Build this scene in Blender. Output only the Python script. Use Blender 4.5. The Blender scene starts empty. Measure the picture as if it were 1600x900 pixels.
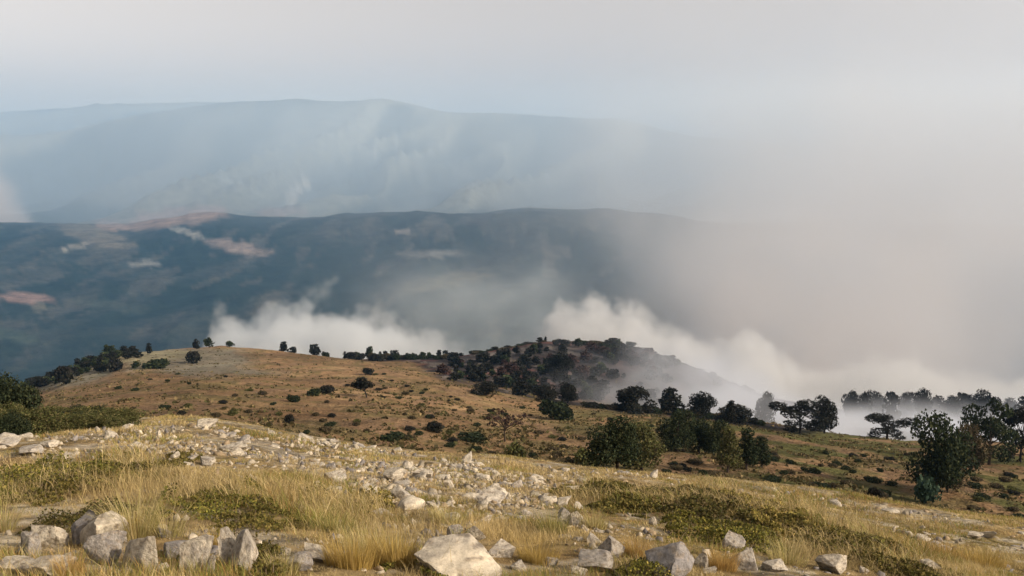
import bpy, math, random
import numpy as np
from mathutils import Vector, Matrix

random.seed(7)
rng = np.random.default_rng(11)
scene = bpy.context.scene
COL = scene.collection
R = math.radians

# ------------------------------------------------------------------ camera
F_PX = 1386.0                 # focal length in photograph pixels (1600 wide)
HORIZON = 250.0               # photograph row of eye level
PITCH = math.atan((450 - HORIZON) / F_PX)
cam_d = bpy.data.cameras.new("camera")
cam_d.sensor_width = 36.0
cam_d.lens = 36.0 * F_PX / 1600.0
cam_d.clip_start = 0.1
cam_d.clip_end = 90000.0
cam = bpy.data.objects.new("camera", cam_d)
cam.location = (0, 0, 0)
cam.rotation_euler = (math.pi / 2 - PITCH, 0, 0)
COL.objects.link(cam)
scene.camera = cam

# ------------------------------------------------------------------ light
SUN_EL, SUN_AZ = 30.0, 110.0        # azimuth clockwise from the view direction (+Y)
sd = Vector((math.sin(R(SUN_AZ)) * math.cos(R(SUN_EL)), math.cos(R(SUN_AZ)) * math.cos(R(SUN_EL)), math.sin(R(SUN_EL))))
sun_d = bpy.data.lights.new("sun", 'SUN')
sun_d.energy = 3.4
sun_d.color = (1.0, 0.85, 0.65)
sun_d.angle = R(1.5)
sun = bpy.data.objects.new("sun", sun_d)
sun.rotation_euler = sd.to_track_quat('Z', 'Y').to_euler()
COL.objects.link(sun)

world = bpy.data.worlds.new("World")
scene.world = world
world.use_nodes = True
wn, wl = world.node_tree.nodes, world.node_tree.links
sky = wn.new("ShaderNodeTexSky")
sky.sky_type = 'NISHITA'
sky.sun_disc = False
sky.sun_elevation = R(SUN_EL)
sky.sun_rotation = R(SUN_AZ)
sky.air_density = 1.0
sky.dust_density = 6.0
sky.ozone_density = 1.0
sky.altitude = 1200
hs = wn.new("ShaderNodeHueSaturation")
hs.inputs["Saturation"].default_value = 0.08
wl.new(sky.outputs[0], hs.inputs["Color"])
tint = wn.new("ShaderNodeVectorMath"); tint.operation = 'MULTIPLY'      # smoke veiled sky: grey, a little warm
tint.inputs[1].default_value = (1.42, 1.25, 1.10)
wl.new(hs.outputs[0], tint.inputs[0])
wl.new(tint.outputs[0], wn["Background"].inputs[0])
wn["Background"].inputs[1].default_value = 0.10

scene.view_settings.view_transform = 'Standard'
scene.view_settings.look = 'None'
scene.view_settings.exposure = 0.42
scene.view_settings.gamma = 1.0
scene.cycles.volume_bounces = 6
scene.cycles.max_bounces = 8
scene.cycles.diffuse_bounces = 2
scene.cycles.transparent_max_bounces = 8
scene.cycles.volume_step_rate = 2.0
scene.cycles.volume_max_steps = 256
scene.cycles.use_denoising = True

# ------------------------------------------------------------------ numeric noise
def _hash(ix, iy, seed):
    h = (ix.astype(np.int64) * 374761393 + iy.astype(np.int64) * 668265263 + seed * 1442695041) & 0xffffffff
    h = ((h ^ (h >> 13)) * 1274126177) & 0xffffffff
    h = (h ^ (h >> 16)) & 0xffffffff
    return h / 4294967295.0

def vnoise(x, y, seed=0):
    x = np.asarray(x, float); y = np.asarray(y, float)
    ix = np.floor(x); iy = np.floor(y)
    fx = x - ix; fy = y - iy
    fx = fx * fx * fx * (fx * (fx * 6 - 15) + 10); fy = fy * fy * fy * (fy * (fy * 6 - 15) + 10)
    a = _hash(ix, iy, seed); b = _hash(ix + 1, iy, seed)
    c = _hash(ix, iy + 1, seed); d = _hash(ix + 1, iy + 1, seed)
    return (a + (b - a) * fx) + ((c + (d - c) * fx) - (a + (b - a) * fx)) * fy

def fbm(x, y, oct=4, seed=0, gain=0.5):
    s = 0; a = 1; t = 0
    c, sn = math.cos(0.6), math.sin(0.6)
    for k in range(oct):
        s = s + a * vnoise(x, y, seed + k * 17); t += a; a *= gain
        x, y = (x * c - y * sn) * 2.03 + 5.2, (x * sn + y * c) * 2.03 + 1.7
    return s / t

def ridged(x, y, oct=4, seed=0):
    s = 0; a = 1; t = 0
    c, sn = math.cos(0.9), math.sin(0.9)
    for k in range(oct):
        n = 1 - np.abs(2 * vnoise(x, y, seed + k * 31) - 1)
        s = s + a * n * n; t += a; a *= 0.5
        x, y = (x * c - y * sn) * 2.1 + 3.1, (x * sn + y * c) * 2.1 + 7.7
    return s / t

def sstep(a, b, x):
    t = np.clip((x - a) / (b - a), 0, 1)
    return t * t * (3 - 2 * t)

# ------------------------------------------------------------------ terrain height
CP, SP = math.cos(PITCH), math.sin(PITCH)
def px_u(px, py):
    dy = -(np.asarray(py, float) - 450) / F_PX
    return (np.asarray(px, float) - 800) / F_PX / (CP + dy * SP)
def py_t(py):
    dy = -(np.asarray(py, float) - 450) / F_PX
    return (SP - dy * CP) / (CP + dy * SP)
def project(X, Y, Z):
    d = Y * CP - Z * SP
    return 800 + F_PX * X / d, 450 - F_PX * (Y * SP + Z * CP) / d

PX = np.array([-700, 0, 50, 100, 150, 200, 300, 345, 400, 500, 600, 700, 800, 850, 930, 1000, 1100, 1200, 1300, 1400, 1500, 1600, 2300], float)
def curve(pts):
    a = np.array(pts, float)
    return np.interp(PX, a[:, 0], a[:, 1])
crest = curve([(-700, 680), (0, 664), (200, 660), (300, 659), (400, 670), (500, 686), (600, 699), (700, 711), (800, 721), (900, 731), (1000, 741), (1100, 751), (1200, 761), (1300, 775), (1400, 790), (1500, 803), (1600, 816), (2300, 900)])
near2 = curve([(-700, 700), (0, 643), (100, 612), (200, 594), (300, 586), (400, 587), (500, 590), (600, 593), (700, 600), (800, 618), (880, 631), (1000, 640), (1100, 649), (1200, 662), (1300, 675), (1400, 683), (1500, 690), (1600, 695), (2300, 730)])
ridge = curve([(-700, 720), (0, 628), (50, 601), (100, 579), (150, 562), (200, 553), (300, 544), (345, 540), (400, 545), (500, 553), (600, 559), (700, 560), (800, 547), (850, 537), (930, 537), (1000, 552), (1100, 589), (1200, 628), (1300, 648), (1400, 652), (1500, 656), (1600, 664), (2300, 720)])
ridgeY = curve([(-700, 330), (200, 380), (500, 430), (800, 455), (1200, 470), (1600, 450), (2300, 430)])
n2Y = curve([(-700, 190), (300, 215), (900, 235), (1200, 235), (1400, 205), (1600, 180), (2300, 150)])
dip = curve([(-700, 712), (0, 637), (100, 600), (200, 582), (400, 575), (600, 581), (700, 586), (800, 602), (900, 628), (1000, 650), (1100, 663), (1200, 680), (1300, 693), (1400, 701), (1500, 706), (1600, 712), (2300, 750)])
face = curve([(-700, 715), (0, 632), (100, 589), (200, 565), (400, 559), (600, 569), (700, 571), (800, 572), (900, 583), (1000, 604), (1100, 632), (1200, 657), (1300, 671), (1400, 676), (1500, 680), (1600, 688), (2300, 735)])
plateau = curve([(-700, 352), (0, 350), (200, 350), (270, 336), (340, 334), (420, 341), (500, 341), (600, 335), (700, 331), (830, 322), (1000, 334), (1100, 345), (2300, 360)])
mount = curve([(-700, 250), (0, 217), (100, 207), (200, 183), (330, 158), (480, 153), (600, 158), (640, 168), (730, 180), (900, 180), (1050, 205), (1300, 235), (1600, 245), (2300, 256)])
far = curve([(-700, 180), (0, 178), (150, 165), (330, 160), (480, 172), (800, 205), (1600, 240), (2300, 256)])
CY = 26.0
EV = [(crest, CY + 0 * PX), (crest + 9, 42 + 0 * PX), (crest + 2, 70 + 0 * PX)]
t3, t6 = py_t(crest + 2), py_t(near2)
def inter(Y):  # rows of the plane between the near dip and the second crest
    w = (1 / Y - 1 / n2Y) / (1 / 70.0 - 1 / n2Y)
    t = t6 + (t3 - t6) * w
    ys = np.linspace(100, 1000, 4000)
    return np.interp(t, py_t(ys), ys)
EV += [(inter(100.0), 100 + 0 * PX), (inter(145.0), 145 + 0 * PX), (near2, n2Y), (dip, n2Y * 1.27), (face, n2Y + (ridgeY - n2Y) * 0.62), (ridge, ridgeY),
       (ridge + 24, ridgeY * 1.25), (np.maximum(ridge + 100, 655), ridgeY * 2.3), (632 + 0 * PX, 2300 + 0 * PX),
       (512 + 0 * PX, 3200 + 0 * PX), (420 + 0 * PX, 4200 + 0 * PX), (plateau, 5500 + 0 * PX), (plateau + 9, 6300 + 0 * PX), (308 + 0 * PX, 7400 + 0 * PX),
       ((308 + mount) / 2 + 6, 8600 + 0 * PX), (mount, 9800 + 0 * PX), (mount + 26, 12500 + 0 * PX), (far, 16000 + 0 * PX), (258 + 0 * PX, 30000 + 0 * PX)]
EV_U = [px_u(PX, p) for p, _ in EV]
EV_T = [py_t(p) for p, _ in EV]
EV_L = [np.log(y) for _, y in EV]
HC = 1.65

def spurs(X, Y):
    return ridged((X - 0.55 * Y) / 1500 + 0.3 * vnoise(X / 900, Y / 900, 3), Y / 4600 + 0.2, 3, 77)

def H(X, Y):
    X = np.asarray(X, float); Y = np.asarray(Y, float)
    shp = np.broadcast(X, Y).shape
    X = np.broadcast_to(X, shp).ravel(); Y = np.broadcast_to(Y, shp).ravel()
    D = np.maximum(np.maximum(Y, np.abs(X) / 0.9), 0.5)
    u = np.clip(X / D, -0.9, 0.9)
    T = np.array([np.interp(u, EV_U[k], EV_T[k]) for k in range(len(EV))])
    L = np.array([np.interp(u, EV_U[k], EV_L[k]) for k in range(len(EV))])
    l = np.log(D)
    # monotone cubic through the knots
    h = L[1:] - L[:-1]; dl = (T[1:] - T[:-1]) / h
    m = np.zeros_like(T)
    same = dl[1:] * dl[:-1] > 0
    w1 = 2 * h[1:] + h[:-1]; w2 = h[1:] + 2 * h[:-1]
    with np.errstate(divide='ignore', invalid='ignore'):
        hm = (w1 + w2) / (w1 / dl[:-1] + w2 / dl[1:])
    m[1:-1] = np.where(same, hm, 0)
    t = T[0] + HC * (1 / D - 1 / CY) - 0.0
    m[0] = -HC / CY * 0.15                            # slope of t against log distance at the near crest
    for k in range(len(EV) - 1):
        s = np.clip((l - L[k]) / h[k], 0, 1)
        v = (2 * s**3 - 3 * s**2 + 1) * T[k] + (s**3 - 2 * s**2 + s) * h[k] * m[k] + (-2 * s**3 + 3 * s**2) * T[k + 1] + (s**3 - s**2) * h[k] * m[k + 1]
        t = np.where((l >= L[k]) & (l < L[k + 1]), v, t)
    t = np.where(l >= L[-1], T[-1], t)
    z = -t * D
    zp = -HC - 0.284 * np.maximum(Y, -3) - 0.097 * np.clip(X, -60, 60)
    w = sstep(4, 9, D)
    z = zp * (1 - w) + z * w
    # relief at every scale, each only where the distance shows it
    lam = 0.5
    k = 0
    while lam < 400:
        q = D / lam
        win = sstep(1.5, 5, q) * (1 - sstep(140, 420, q))
        z = z + win * lam * 0.075 * (fbm(X / lam, Y / lam, 2, 40 + k) - 0.5)
        lam *= 3.0; k += 1
    z = z + 60 * sstep(2000, 3000, D) * (1 - sstep(5200, 6500, D)) * (ridged(X / 800, Y / 1100, 5, 5) - 0.4)
    z = z + 640 * sstep(6400, 7600, D) * (1 - 0.86 * sstep(8200, 9700, D)) * (spurs(X, Y) - 0.42)
    return z.reshape(shp)

def hit(px, py, ymin=3.0, ymax=600.0):
    """point of the ground seen at a photograph pixel (first crossing beyond ymin)"""
    ys = np.exp(np.linspace(math.log(ymin), math.log(ymax), 900))
    u = float(px_u(px, py)); t = float(py_t(py))
    g = H(u * ys, ys)
    d = -t * ys - g
    below = np.where(d <= 0)[0]
    i = below[0] if len(below) else int(np.argmin(d / ys))
    Y = ys[i]
    return np.array([u * Y, Y, g[i]])

# ------------------------------------------------------------------ helpers
def mesh_np(name, verts, faces_flat, loops_per, cols=None, smooth=False):
    me = bpy.data.meshes.new(name)
    nv = len(verts); nl = len(faces_flat)
    me.vertices.add(nv)
    me.vertices.foreach_set("co", np.asarray(verts, np.float32).ravel())
    if np.isscalar(loops_per):
        nf = nl // loops_per
        starts = np.arange(nf) * loops_per
    else:
        nf = len(loops_per)
        starts = np.concatenate([[0], np.cumsum(loops_per)[:-1]])
    me.loops.add(nl)
    me.loops.foreach_set("vertex_index", np.asarray(faces_flat, np.int32).ravel())
    me.polygons.add(nf)
    me.polygons.foreach_set("loop_start", starts.astype(np.int32))
    if smooth:
        me.polygons.foreach_set("use_smooth", np.ones(nf, bool))
    me.update(calc_edges=True)
    if cols is not None:
        at = me.color_attributes.new("albedo", 'FLOAT_COLOR', 'POINT')
        c = np.ones((nv, 4), np.float32); c[:, :3] = cols
        at.data.foreach_set("color", c.ravel())
    return me

def link(name, data, mat=None, parent=None, loc=None, label=None, cat=None, group=None, kind=None):
    o = bpy.data.objects.new(name, data)
    COL.objects.link(o)
    if mat is not None and data is not None and len(data.materials) == 0:
        data.materials.append(mat)
    if parent is not None: o.parent = parent
    if loc is not None: o.location = loc
    if label: o["label"] = label
    if cat: o["category"] = cat
    if group: o["group"] = group
    if kind: o["kind"] = kind
    return o

def new_mat(name):
    m = bpy.data.materials.new(name); m.use_nodes = True
    return m, m.node_tree.nodes, m.node_tree.links, m.node_tree.nodes["Principled BSDF"]

def mat_attr(name, rough=0.9, scale=3.0, amount=0.25, bump=0.0, bscale=8.0, translucent=0.0, spec=0.1):
    m, n, l, p = new_mat(name)
    a = n.new("ShaderNodeAttribute"); a.attribute_name = "albedo"
    tc = n.new("ShaderNodeTexCoord")
    nz = n.new("ShaderNodeTexNoise"); nz.inputs["Scale"].default_value = scale; nz.inputs["Detail"].default_value = 5
    l.new(tc.outputs["Object"], nz.inputs["Vector"])
    mr = n.new("ShaderNodeMapRange"); mr.inputs[1].default_value = 0.3; mr.inputs[2].default_value = 0.7
    mr.inputs[3].default_value = 1 - amount; mr.inputs[4].default_value = 1 + amount
    l.new(nz.outputs["Fac"], mr.inputs[0])
    mx = n.new("ShaderNodeVectorMath"); mx.operation = 'SCALE'
    l.new(a.outputs["Color"], mx.inputs[0]); l.new(mr.outputs[0], mx.inputs["Scale"])
    l.new(mx.outputs[0], p.inputs["Base Color"])
    p.inputs["Roughness"].default_value = rough
    p.inputs["Specular IOR Level"].default_value = spec
    if bump:
        b = n.new("ShaderNodeTexNoise"); b.inputs["Scale"].default_value = bscale; b.inputs["Detail"].default_value = 6
        l.new(tc.outputs["Object"], b.inputs["Vector"])
        bn = n.new("ShaderNodeBump"); bn.inputs["Strength"].default_value = bump; bn.inputs["Distance"].default_value = 0.05
        l.new(b.outputs["Fac"], bn.inputs["Height"]); l.new(bn.outputs[0], p.inputs["Normal"])
    if translucent:
        tr = n.new("ShaderNodeBsdfTranslucent"); l.new(mx.outputs[0], tr.inputs[0])
        ms = n.new("ShaderNodeMixShader"); ms.inputs[0].default_value = translucent
        l.new(p.outputs[0], ms.inputs[1]); l.new(tr.outputs[0], ms.inputs[2])
        l.new(ms.outputs[0], n["Material Output"].inputs[0])
    return m

def lerp3(a, b, w):
    return a * (1 - w[:, None]) + np.asarray(b)[None, :] * w[:, None]

# ------------------------------------------------------------------ terrain colour (what grows or lies there, plus painted shade between the far spurs)
def ell(PXv, PYv, cx, cy, rx, ry, rot=0.0, soft=0.25, seed=0):
    c, s = math.cos(rot), math.sin(rot)
    dx, dy = PXv - cx, PYv - cy
    a = (dx * c + dy * s) / rx; b = (-dx * s + dy * c) / ry
    d = np.sqrt(a * a + b * b) + 0.9 * (fbm(PXv / (rx * 0.45), PYv / (ry * 0.45), 3, 200 + seed) - 0.5)
    return 1 - sstep(1 - soft, 1 + soft, d)

def ground_colour(X, Y, Z):
    D = np.maximum(np.maximum(Y, np.abs(X) / 0.9), 0.5)
    Ys = np.where(Y > 1, Y, 1.0)
    px, py = project(np.clip(X, -0.9 * Ys, 0.9 * Ys), Ys, Z)   # landmarks are surveyed from the photograph, in plan they stay put
    n1 = fbm(X / 2.2, Y / 2.2, 4, 1); n2 = fbm(X / 0.7, Y / 0.7, 4, 2); n3 = fbm(X / 8, Y / 8, 4, 3); n4 = fbm(X / 30, Y / 30, 4, 4)
    N = len(X)
    c = np.tile(np.array([0.33, 0.245, 0.125]), (N, 1))
    c = lerp3(c, (0.25, 0.17, 0.08), sstep(0.42, 0.62, n1))
    c = lerp3(c, (0.19, 0.15, 0.055), 0.7 * sstep(0.52, 0.66, n3))
    c = lerp3(c, (0.44, 0.39, 0.31), 0.75 * sstep(0.54, 0.66, n2))
    st = 0.9 * np.exp(-((px - 600) / 190) ** 2 - ((py - 750) / 40) ** 2) + 0.6 * np.exp(-((px - 300) / 210) ** 2 - ((py - 700) / 26) ** 2) + 0.5 * np.exp(-((px - 780) / 130) ** 2 - ((py - 810) / 45) ** 2)
    c = lerp3(c, (0.42, 0.36, 0.28), np.clip(st, 0, 1) * sstep(0.40, 0.55, n2))
    # middle slope
    mid = np.tile(np.array([0.225, 0.140, 0.076]), (N, 1))
    mid = lerp3(mid, (0.28, 0.19, 0.10), 0.7 * sstep(0.45, 0.65, n3))
    mid = lerp3(mid, (0.20, 0.13, 0.078), 0.8 * sstep(0.5, 0.62, fbm(X / 5, Y / 9, 4, 9)))
    gr = np.clip(sstep(640, 1150, px + 120 * (n4 - 0.5)), 0, 1)
    greens = sstep(0.40, 0.55, fbm(X / 9, Y / 13, 4, 12)) * gr
    mid = lerp3(mid, (0.080, 0.086, 0.028), 0.92 * greens)
    mid = lerp3(mid, (0.11, 0.10, 0.04), 0.55 * sstep(0.54, 0.68, fbm(X / 4, Y / 6, 3, 15)))
    # grey green scree on the knob at the left
    sc = ell(px, py, 300, 566, 110, 24, 0.05, 0.3, 1) * sstep(150, 200, D)
    mid = lerp3(mid, (0.19, 0.185, 0.15), 0.7 * sc)
    mid = lerp3(mid, (0.30, 0.27, 0.17), 0.7 * ell(px, py, 215, 558, 90, 8, -0.05, 0.4, 2) * sstep(200, 260, D))
    mid = lerp3(mid, (0.20, 0.20, 0.16), 0.7 * ell(px, py, 120, 588, 70, 16, -0.2, 0.4, 3) * sstep(200, 260, D))
    # burnt ground
    edge = np.interp(px, [500, 640, 700, 800, 870, 930, 1000, 1300, 1600], [548, 566, 592, 612, 628, 634, 642, 676, 690])
    bt = sstep(8, -6, py - edge + 14 * (n4 - 0.5) * 2 + 6 * (n3 - .5)) * sstep(470, 640, px) * sstep(170, 205, D)
    bcol = np.tile(np.array([0.040, 0.034, 0.034]), (N, 1))
    bcol = lerp3(bcol, (0.135, 0.060, 0.050), sstep(0.46, 0.6, n4) * (0.2 + 0.8 * sstep(1000, 700, px)))
    bcol = lerp3(bcol, (0.20, 0.17, 0.15), 0.6 * sstep(0.58, 0.66, fbm(X / 5, Y / 10, 3, 21)) * sstep(960, 840, px))
    mid = mid * (1 - bt[:, None]) + bcol * bt[:, None]
    w = sstep(27, 45, D)
    c = c * (1 - w[:, None]) + mid * w[:, None]
    # valley
    val = np.tile(np.array([0.015, 0.024, 0.019]), (N, 1))
    v1 = fbm(X / 420, Y / 620, 5, 31)
    val = lerp3(val, (0.036, 0.042, 0.036), sstep(0.46, 0.66, v1 + 0.30 * (fbm(X / 70, Y / 110, 3, 36) - 0.5)))
    val = lerp3(val, (0.060, 0.058, 0.048), 0.6 * sstep(0.60, 0.70, fbm(X / 200, Y / 500, 4, 37)) * sstep(2600, 4200, D))
    val = lerp3(val, (0.075, 0.072, 0.060), 0.7 * sstep(0.58, 0.72, fbm(X / 90, Y / 320, 4, 39)) * sstep(2300, 3200, D))
    for i, (cx, cy, rx, ry, rot, colr, a) in enumerate([
        (270, 340, 88, 13, -0.14, (0.25, 0.175, 0.14), 1), (170, 352, 26, 9, 0, (0.25, 0.18, 0.145), .8), (440, 330, 48, 7, 0, (0.25, 0.18, 0.145), .8),
        (292, 363, 26, 5, 0.25, (0.24, 0.235, 0.21), .8), (372, 386, 45, 9, 0.15, (0.24, 0.19, 0.165), .8), (226, 413, 26, 5, 0, (0.20, 0.20, 0.18), .8),
        (38, 466, 42, 9, 0.05, (0.21, 0.14, 0.115), .9), (60, 480, 12, 9, 0, (0.10, 0.095, 0.07), .8), (150, 368, 60, 14, 0.3, (0.16, 0.14, 0.11), .7),
        (680, 397, 46, 6, 0, (0.16, 0.155, 0.14), .7), (630, 362, 14, 3, 0, (0.25, 0.22, 0.19), .7), (120, 385, 22, 4, -.2, (0.28, 0.26, 0.22), .7),
        (470, 295, 22, 6, -0.5, (0.42, 0.38, 0.33), .9), (455, 312, 10, 8, 0, (0.40, 0.36, 0.30), .8), (365, 284, 40, 5, 0.2, (0.33, 0.33, 0.28), .8),
        (580, 241, 10, 4, 0, (0.45, .45, .42), .6), (860, 272, 14, 3, 0, (0.5, .48, .45), .7), (720, 270, 26, 4, 0.1, (0.25, .25, .22), .5),
        (180, 478, 60, 8, .1, (0.05, .058, .045), .7), (25, 525, 40, 9, .2, (0.045, .058, .04), .8), (700, 440, 70, 12, -.2, (0.10, .09, .06), .7)]):
        v = a * ell(px, py, cx, cy, rx, ry, rot, 0.25, 10 + i)
        val = lerp3(val, colr, v)
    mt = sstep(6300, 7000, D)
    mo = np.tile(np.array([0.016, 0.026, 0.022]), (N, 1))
    mo = lerp3(mo, (0.19, 0.187, 0.145), sstep(0.34, 0.54, spurs(X, Y) + 0.16 * (fbm(X / 300, Y / 500, 4, 52) - .5)))  # hollows between spurs darkened in the colour, standing in for their shadows
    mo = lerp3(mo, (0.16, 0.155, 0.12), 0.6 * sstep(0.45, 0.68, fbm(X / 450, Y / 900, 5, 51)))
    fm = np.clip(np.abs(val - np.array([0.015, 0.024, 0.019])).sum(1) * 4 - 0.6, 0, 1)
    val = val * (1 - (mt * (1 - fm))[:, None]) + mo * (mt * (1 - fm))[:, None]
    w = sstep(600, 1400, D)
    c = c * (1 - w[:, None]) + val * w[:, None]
    return c

# ------------------------------------------------------------------ the ground sheet
NR = 640
rows = np.exp(np.linspace(math.log(1.0), math.log(30000.0), NR))
uf = np.linspace(-0.66, 0.66, 540)
ul = np.linspace(-0.9, -0.66, 24)[:-1]; ur = np.linspace(0.66, 0.9, 24)[1:]
side = []
for u in np.concatenate([ul, uf, ur]): side.append((u, 1.0))
for v in np.linspace(1, -1, 28)[1:-1]: side.append((0.9, v))
for u in np.linspace(0.9, -0.9, 28): side.append((u, -1.0))
for v in np.linspace(-1, 1, 28)[1:-1]: side.append((-0.9, v))
side = np.array(side)
NS = len(side)
GX = (rows[:, None] * side[None, :, 0]).ravel(); GY = (rows[:, None] * side[None, :, 1]).ravel()
GZ = H(GX, GY)
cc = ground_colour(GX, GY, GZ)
V = np.stack([GX, GY, GZ], 1)
V = np.vstack([V, [[0, 0, float(H(np.array([0.]), np.array([0.]))[0])]]])
cc = np.vstack([cc, cc[:1]])
i0 = (np.arange(NR - 1)[:, None] * NS + np.arange(NS)[None, :]).ravel()
i1 = (np.arange(NR - 1)[:, None] * NS + (np.arange(NS)[None, :] + 1) % NS).ravel()
quads = np.stack([i0, i1, i1 + NS, i0 + NS], 1)
quads = quads[:, ::-1]
fan = np.stack([np.full(NS, len(V) - 1), (np.arange(NS) + 1) % NS, np.arange(NS)], 1)
ff = np.concatenate([quads.ravel(), fan.ravel()])
lp = np.concatenate([np.full(len(quads), 4), np.full(NS, 3)])
gm = mesh_np("ground", V, ff, lp, cc, smooth=True)

m, n, l, p = new_mat("hillside_ground")
a = n.new("ShaderNodeAttribute"); a.attribute_name = "albedo"
geo = n.new("ShaderNodeNewGeometry")
def noise(scale, detail=6, rough=0.6, sx=1, sy=1):
    mp = n.new("ShaderNodeMapping"); mp.inputs["Scale"].default_value = (sx, sy, 1)
    l.new(geo.outputs["Position"], mp.inputs[0])
    t = n.new("ShaderNodeTexNoise"); t.inputs["Scale"].default_value = scale; t.inputs["Detail"].default_value = detail
    t.inputs["Roughness"].default_value = rough
    l.new(mp.outputs[0], t.inputs["Vector"]); return t.outputs["Fac"]
def mrange(s, a0, a1, b0, b1):
    r = n.new("ShaderNodeMapRange"); r.inputs[1].default_value = a0; r.inputs[2].default_value = a1
    r.inputs[3].default_value = b0; r.inputs[4].default_value = b1
    l.new(s, r.inputs[0]); return r.outputs[0]
def mul(x, y):
    r = n.new("ShaderNodeMath"); r.operation = 'MULTIPLY'; l.new(x, r.inputs[0]); l.new(y, r.inputs[1]); return r.outputs[0]
f1 = mrange(noise(2.6, 8, 0.7), 0.3, 0.7, 0.62, 1.38)
f2 = mrange(noise(0.35, 8, 0.7, 1, 0.7), 0.3, 0.7, 0.72, 1.28)
f3 = mrange(noise(0.012, 12, 0.75), 0.3, 0.7, 0.45, 1.6)
sc_ = n.new("ShaderNodeVectorMath"); sc_.operation = 'SCALE'
l.new(a.outputs["Color"], sc_.inputs[0]); l.new(mul(mul(f1, f2), f3), sc_.inputs["Scale"])
l.new(sc_.outputs[0], p.inputs["Base Color"])
p.inputs["Roughness"].default_value = 1.0; p.inputs["Specular IOR Level"].default_value = 0.05
bp = n.new("ShaderNodeBump"); bp.inputs["Strength"].default_value = 0.8; bp.inputs["Distance"].default_value = 0.12
l.new(noise(4.0, 8, 0.75), bp.inputs["Height"])
bp2 = n.new("ShaderNodeBump"); bp2.inputs["Strength"].default_value = 0.9; bp2.inputs["Distance"].default_value = 9.0
l.new(noise(0.02, 8, 0.7), bp2.inputs["Height"]); l.new(bp.outputs[0], bp2.inputs["Normal"])
l.new(bp2.outputs[0], p.inputs["Normal"])
link("ground", gm, m, kind="structure")

# ------------------------------------------------------------------ tree kinds
def tube(path, radii, sides=6):
    P = np.array(path, float); vs = []; fs = []
    for i, q in enumerate(P):
        d = P[min(i + 1, len(P) - 1)] - P[max(i - 1, 0)]
        d = d / (np.linalg.norm(d) + 1e-9)
        a = np.cross(d, [0.3, 0.9, 0.1]); a /= np.linalg.norm(a) + 1e-9
        b = np.cross(d, a)
        for k in range(sides):
            an = 2 * math.pi * k / sides
            vs.append(q + radii[i] * (a * math.cos(an) + b * math.sin(an)))
    for i in range(len(P) - 1):
        for k in range(sides):
            k2 = (k + 1) % sides
            fs.append((i * sides + k, i * sides + k2, (i + 1) * sides + k2, (i + 1) * sides + k))
    return np.array(vs), fs

def wood_mesh(name, tubes, col):
    vs = []; fs = []; off = 0
    for path, radii in tubes:
        v, f = tube(path, radii)
        vs.append(v); fs += [tuple(i + off for i in q) for q in f]; off += len(v)
    V = np.vstack(vs)
    cols = np.tile(np.array(col), (len(V), 1)) * (0.8 + 0.4 * vnoise(V[:, 2] * 6, V[:, 0] * 6, 5))[:, None]
    return mesh_np(name, V, np.array(fs).ravel(), 4, cols)

def leaf_cloud(name, centres, sizes, nrm, palette, flat=0.5, seed=0):
    """many small three-sided and four-sided leaf clumps; centres (N,3)"""
    r = np.random.default_rng(seed)
    N = len(centres)
    a = r.normal(size=(N, 3)); a /= np.linalg.norm(a, axis=1)[:, None]
    nn = nrm * flat + r.normal(size=(N, 3)) * 0.6
    nn /= np.linalg.norm(nn, axis=1)[:, None]
    t = np.cross(nn, a); t /= np.linalg.norm(t, axis=1)[:, None] + 1e-9
    b = np.cross(nn, t)
    s = sizes[:, None]
    el = (0.55 + 0.6 * r.random(N))[:, None]
    V = np.stack([centres - t * s, centres + b * s * el, centres + t * s * (0.8 + .3 * el), centres - b * s * el + nn * s * 0.3], 1).reshape(-1, 3)
    F = np.arange(N * 4).reshape(-1, 4)
    pal = np.array(palette)
    cl = pal[r.integers(0, len(pal), N)] * (0.75 + 0.5 * r.random(N))[:, None]
    # clumps share a tone
    tone = 0.7 + 0.6 * vnoise(centres[:, 0] / (sizes.mean() * 6) + seed, (centres[:, 2] + centres[:, 1]) / (sizes.mean() * 6), seed)
    cl = cl * tone[:, None]
    return mesh_np(name, V, F.ravel(), 4, np.repeat(cl, 4, axis=0))

def crown_points(blobs, n, r, shell=0.55):
    vol = np.array([b[3] * b[4] * b[5] for b in blobs]) ** 0.75
    cnt = (n * vol / vol.sum()).astype(int) + 1
    P = []; Nn = []
    for b, k in zip(blobs, cnt):
        d = r.normal(size=(k, 3)); d /= np.linalg.norm(d, axis=1)[:, None]
        lump = 1 + 0.45 * (vnoise(d[:, 0] * 2.4 + b[0] * 3 + 9, d[:, 1] * 2.4 + d[:, 2] * 2.1 + b[2] * 5, 3) - 0.5)
        rad = (shell + (1 - shell) * r.random(k) ** 0.6) * lump
        P.append(np.array(b[:3]) + d * rad[:, None] * np.array(b[3:6])); Nn.append(d)
    return np.vstack(P), np.vstack(Nn)

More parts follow.
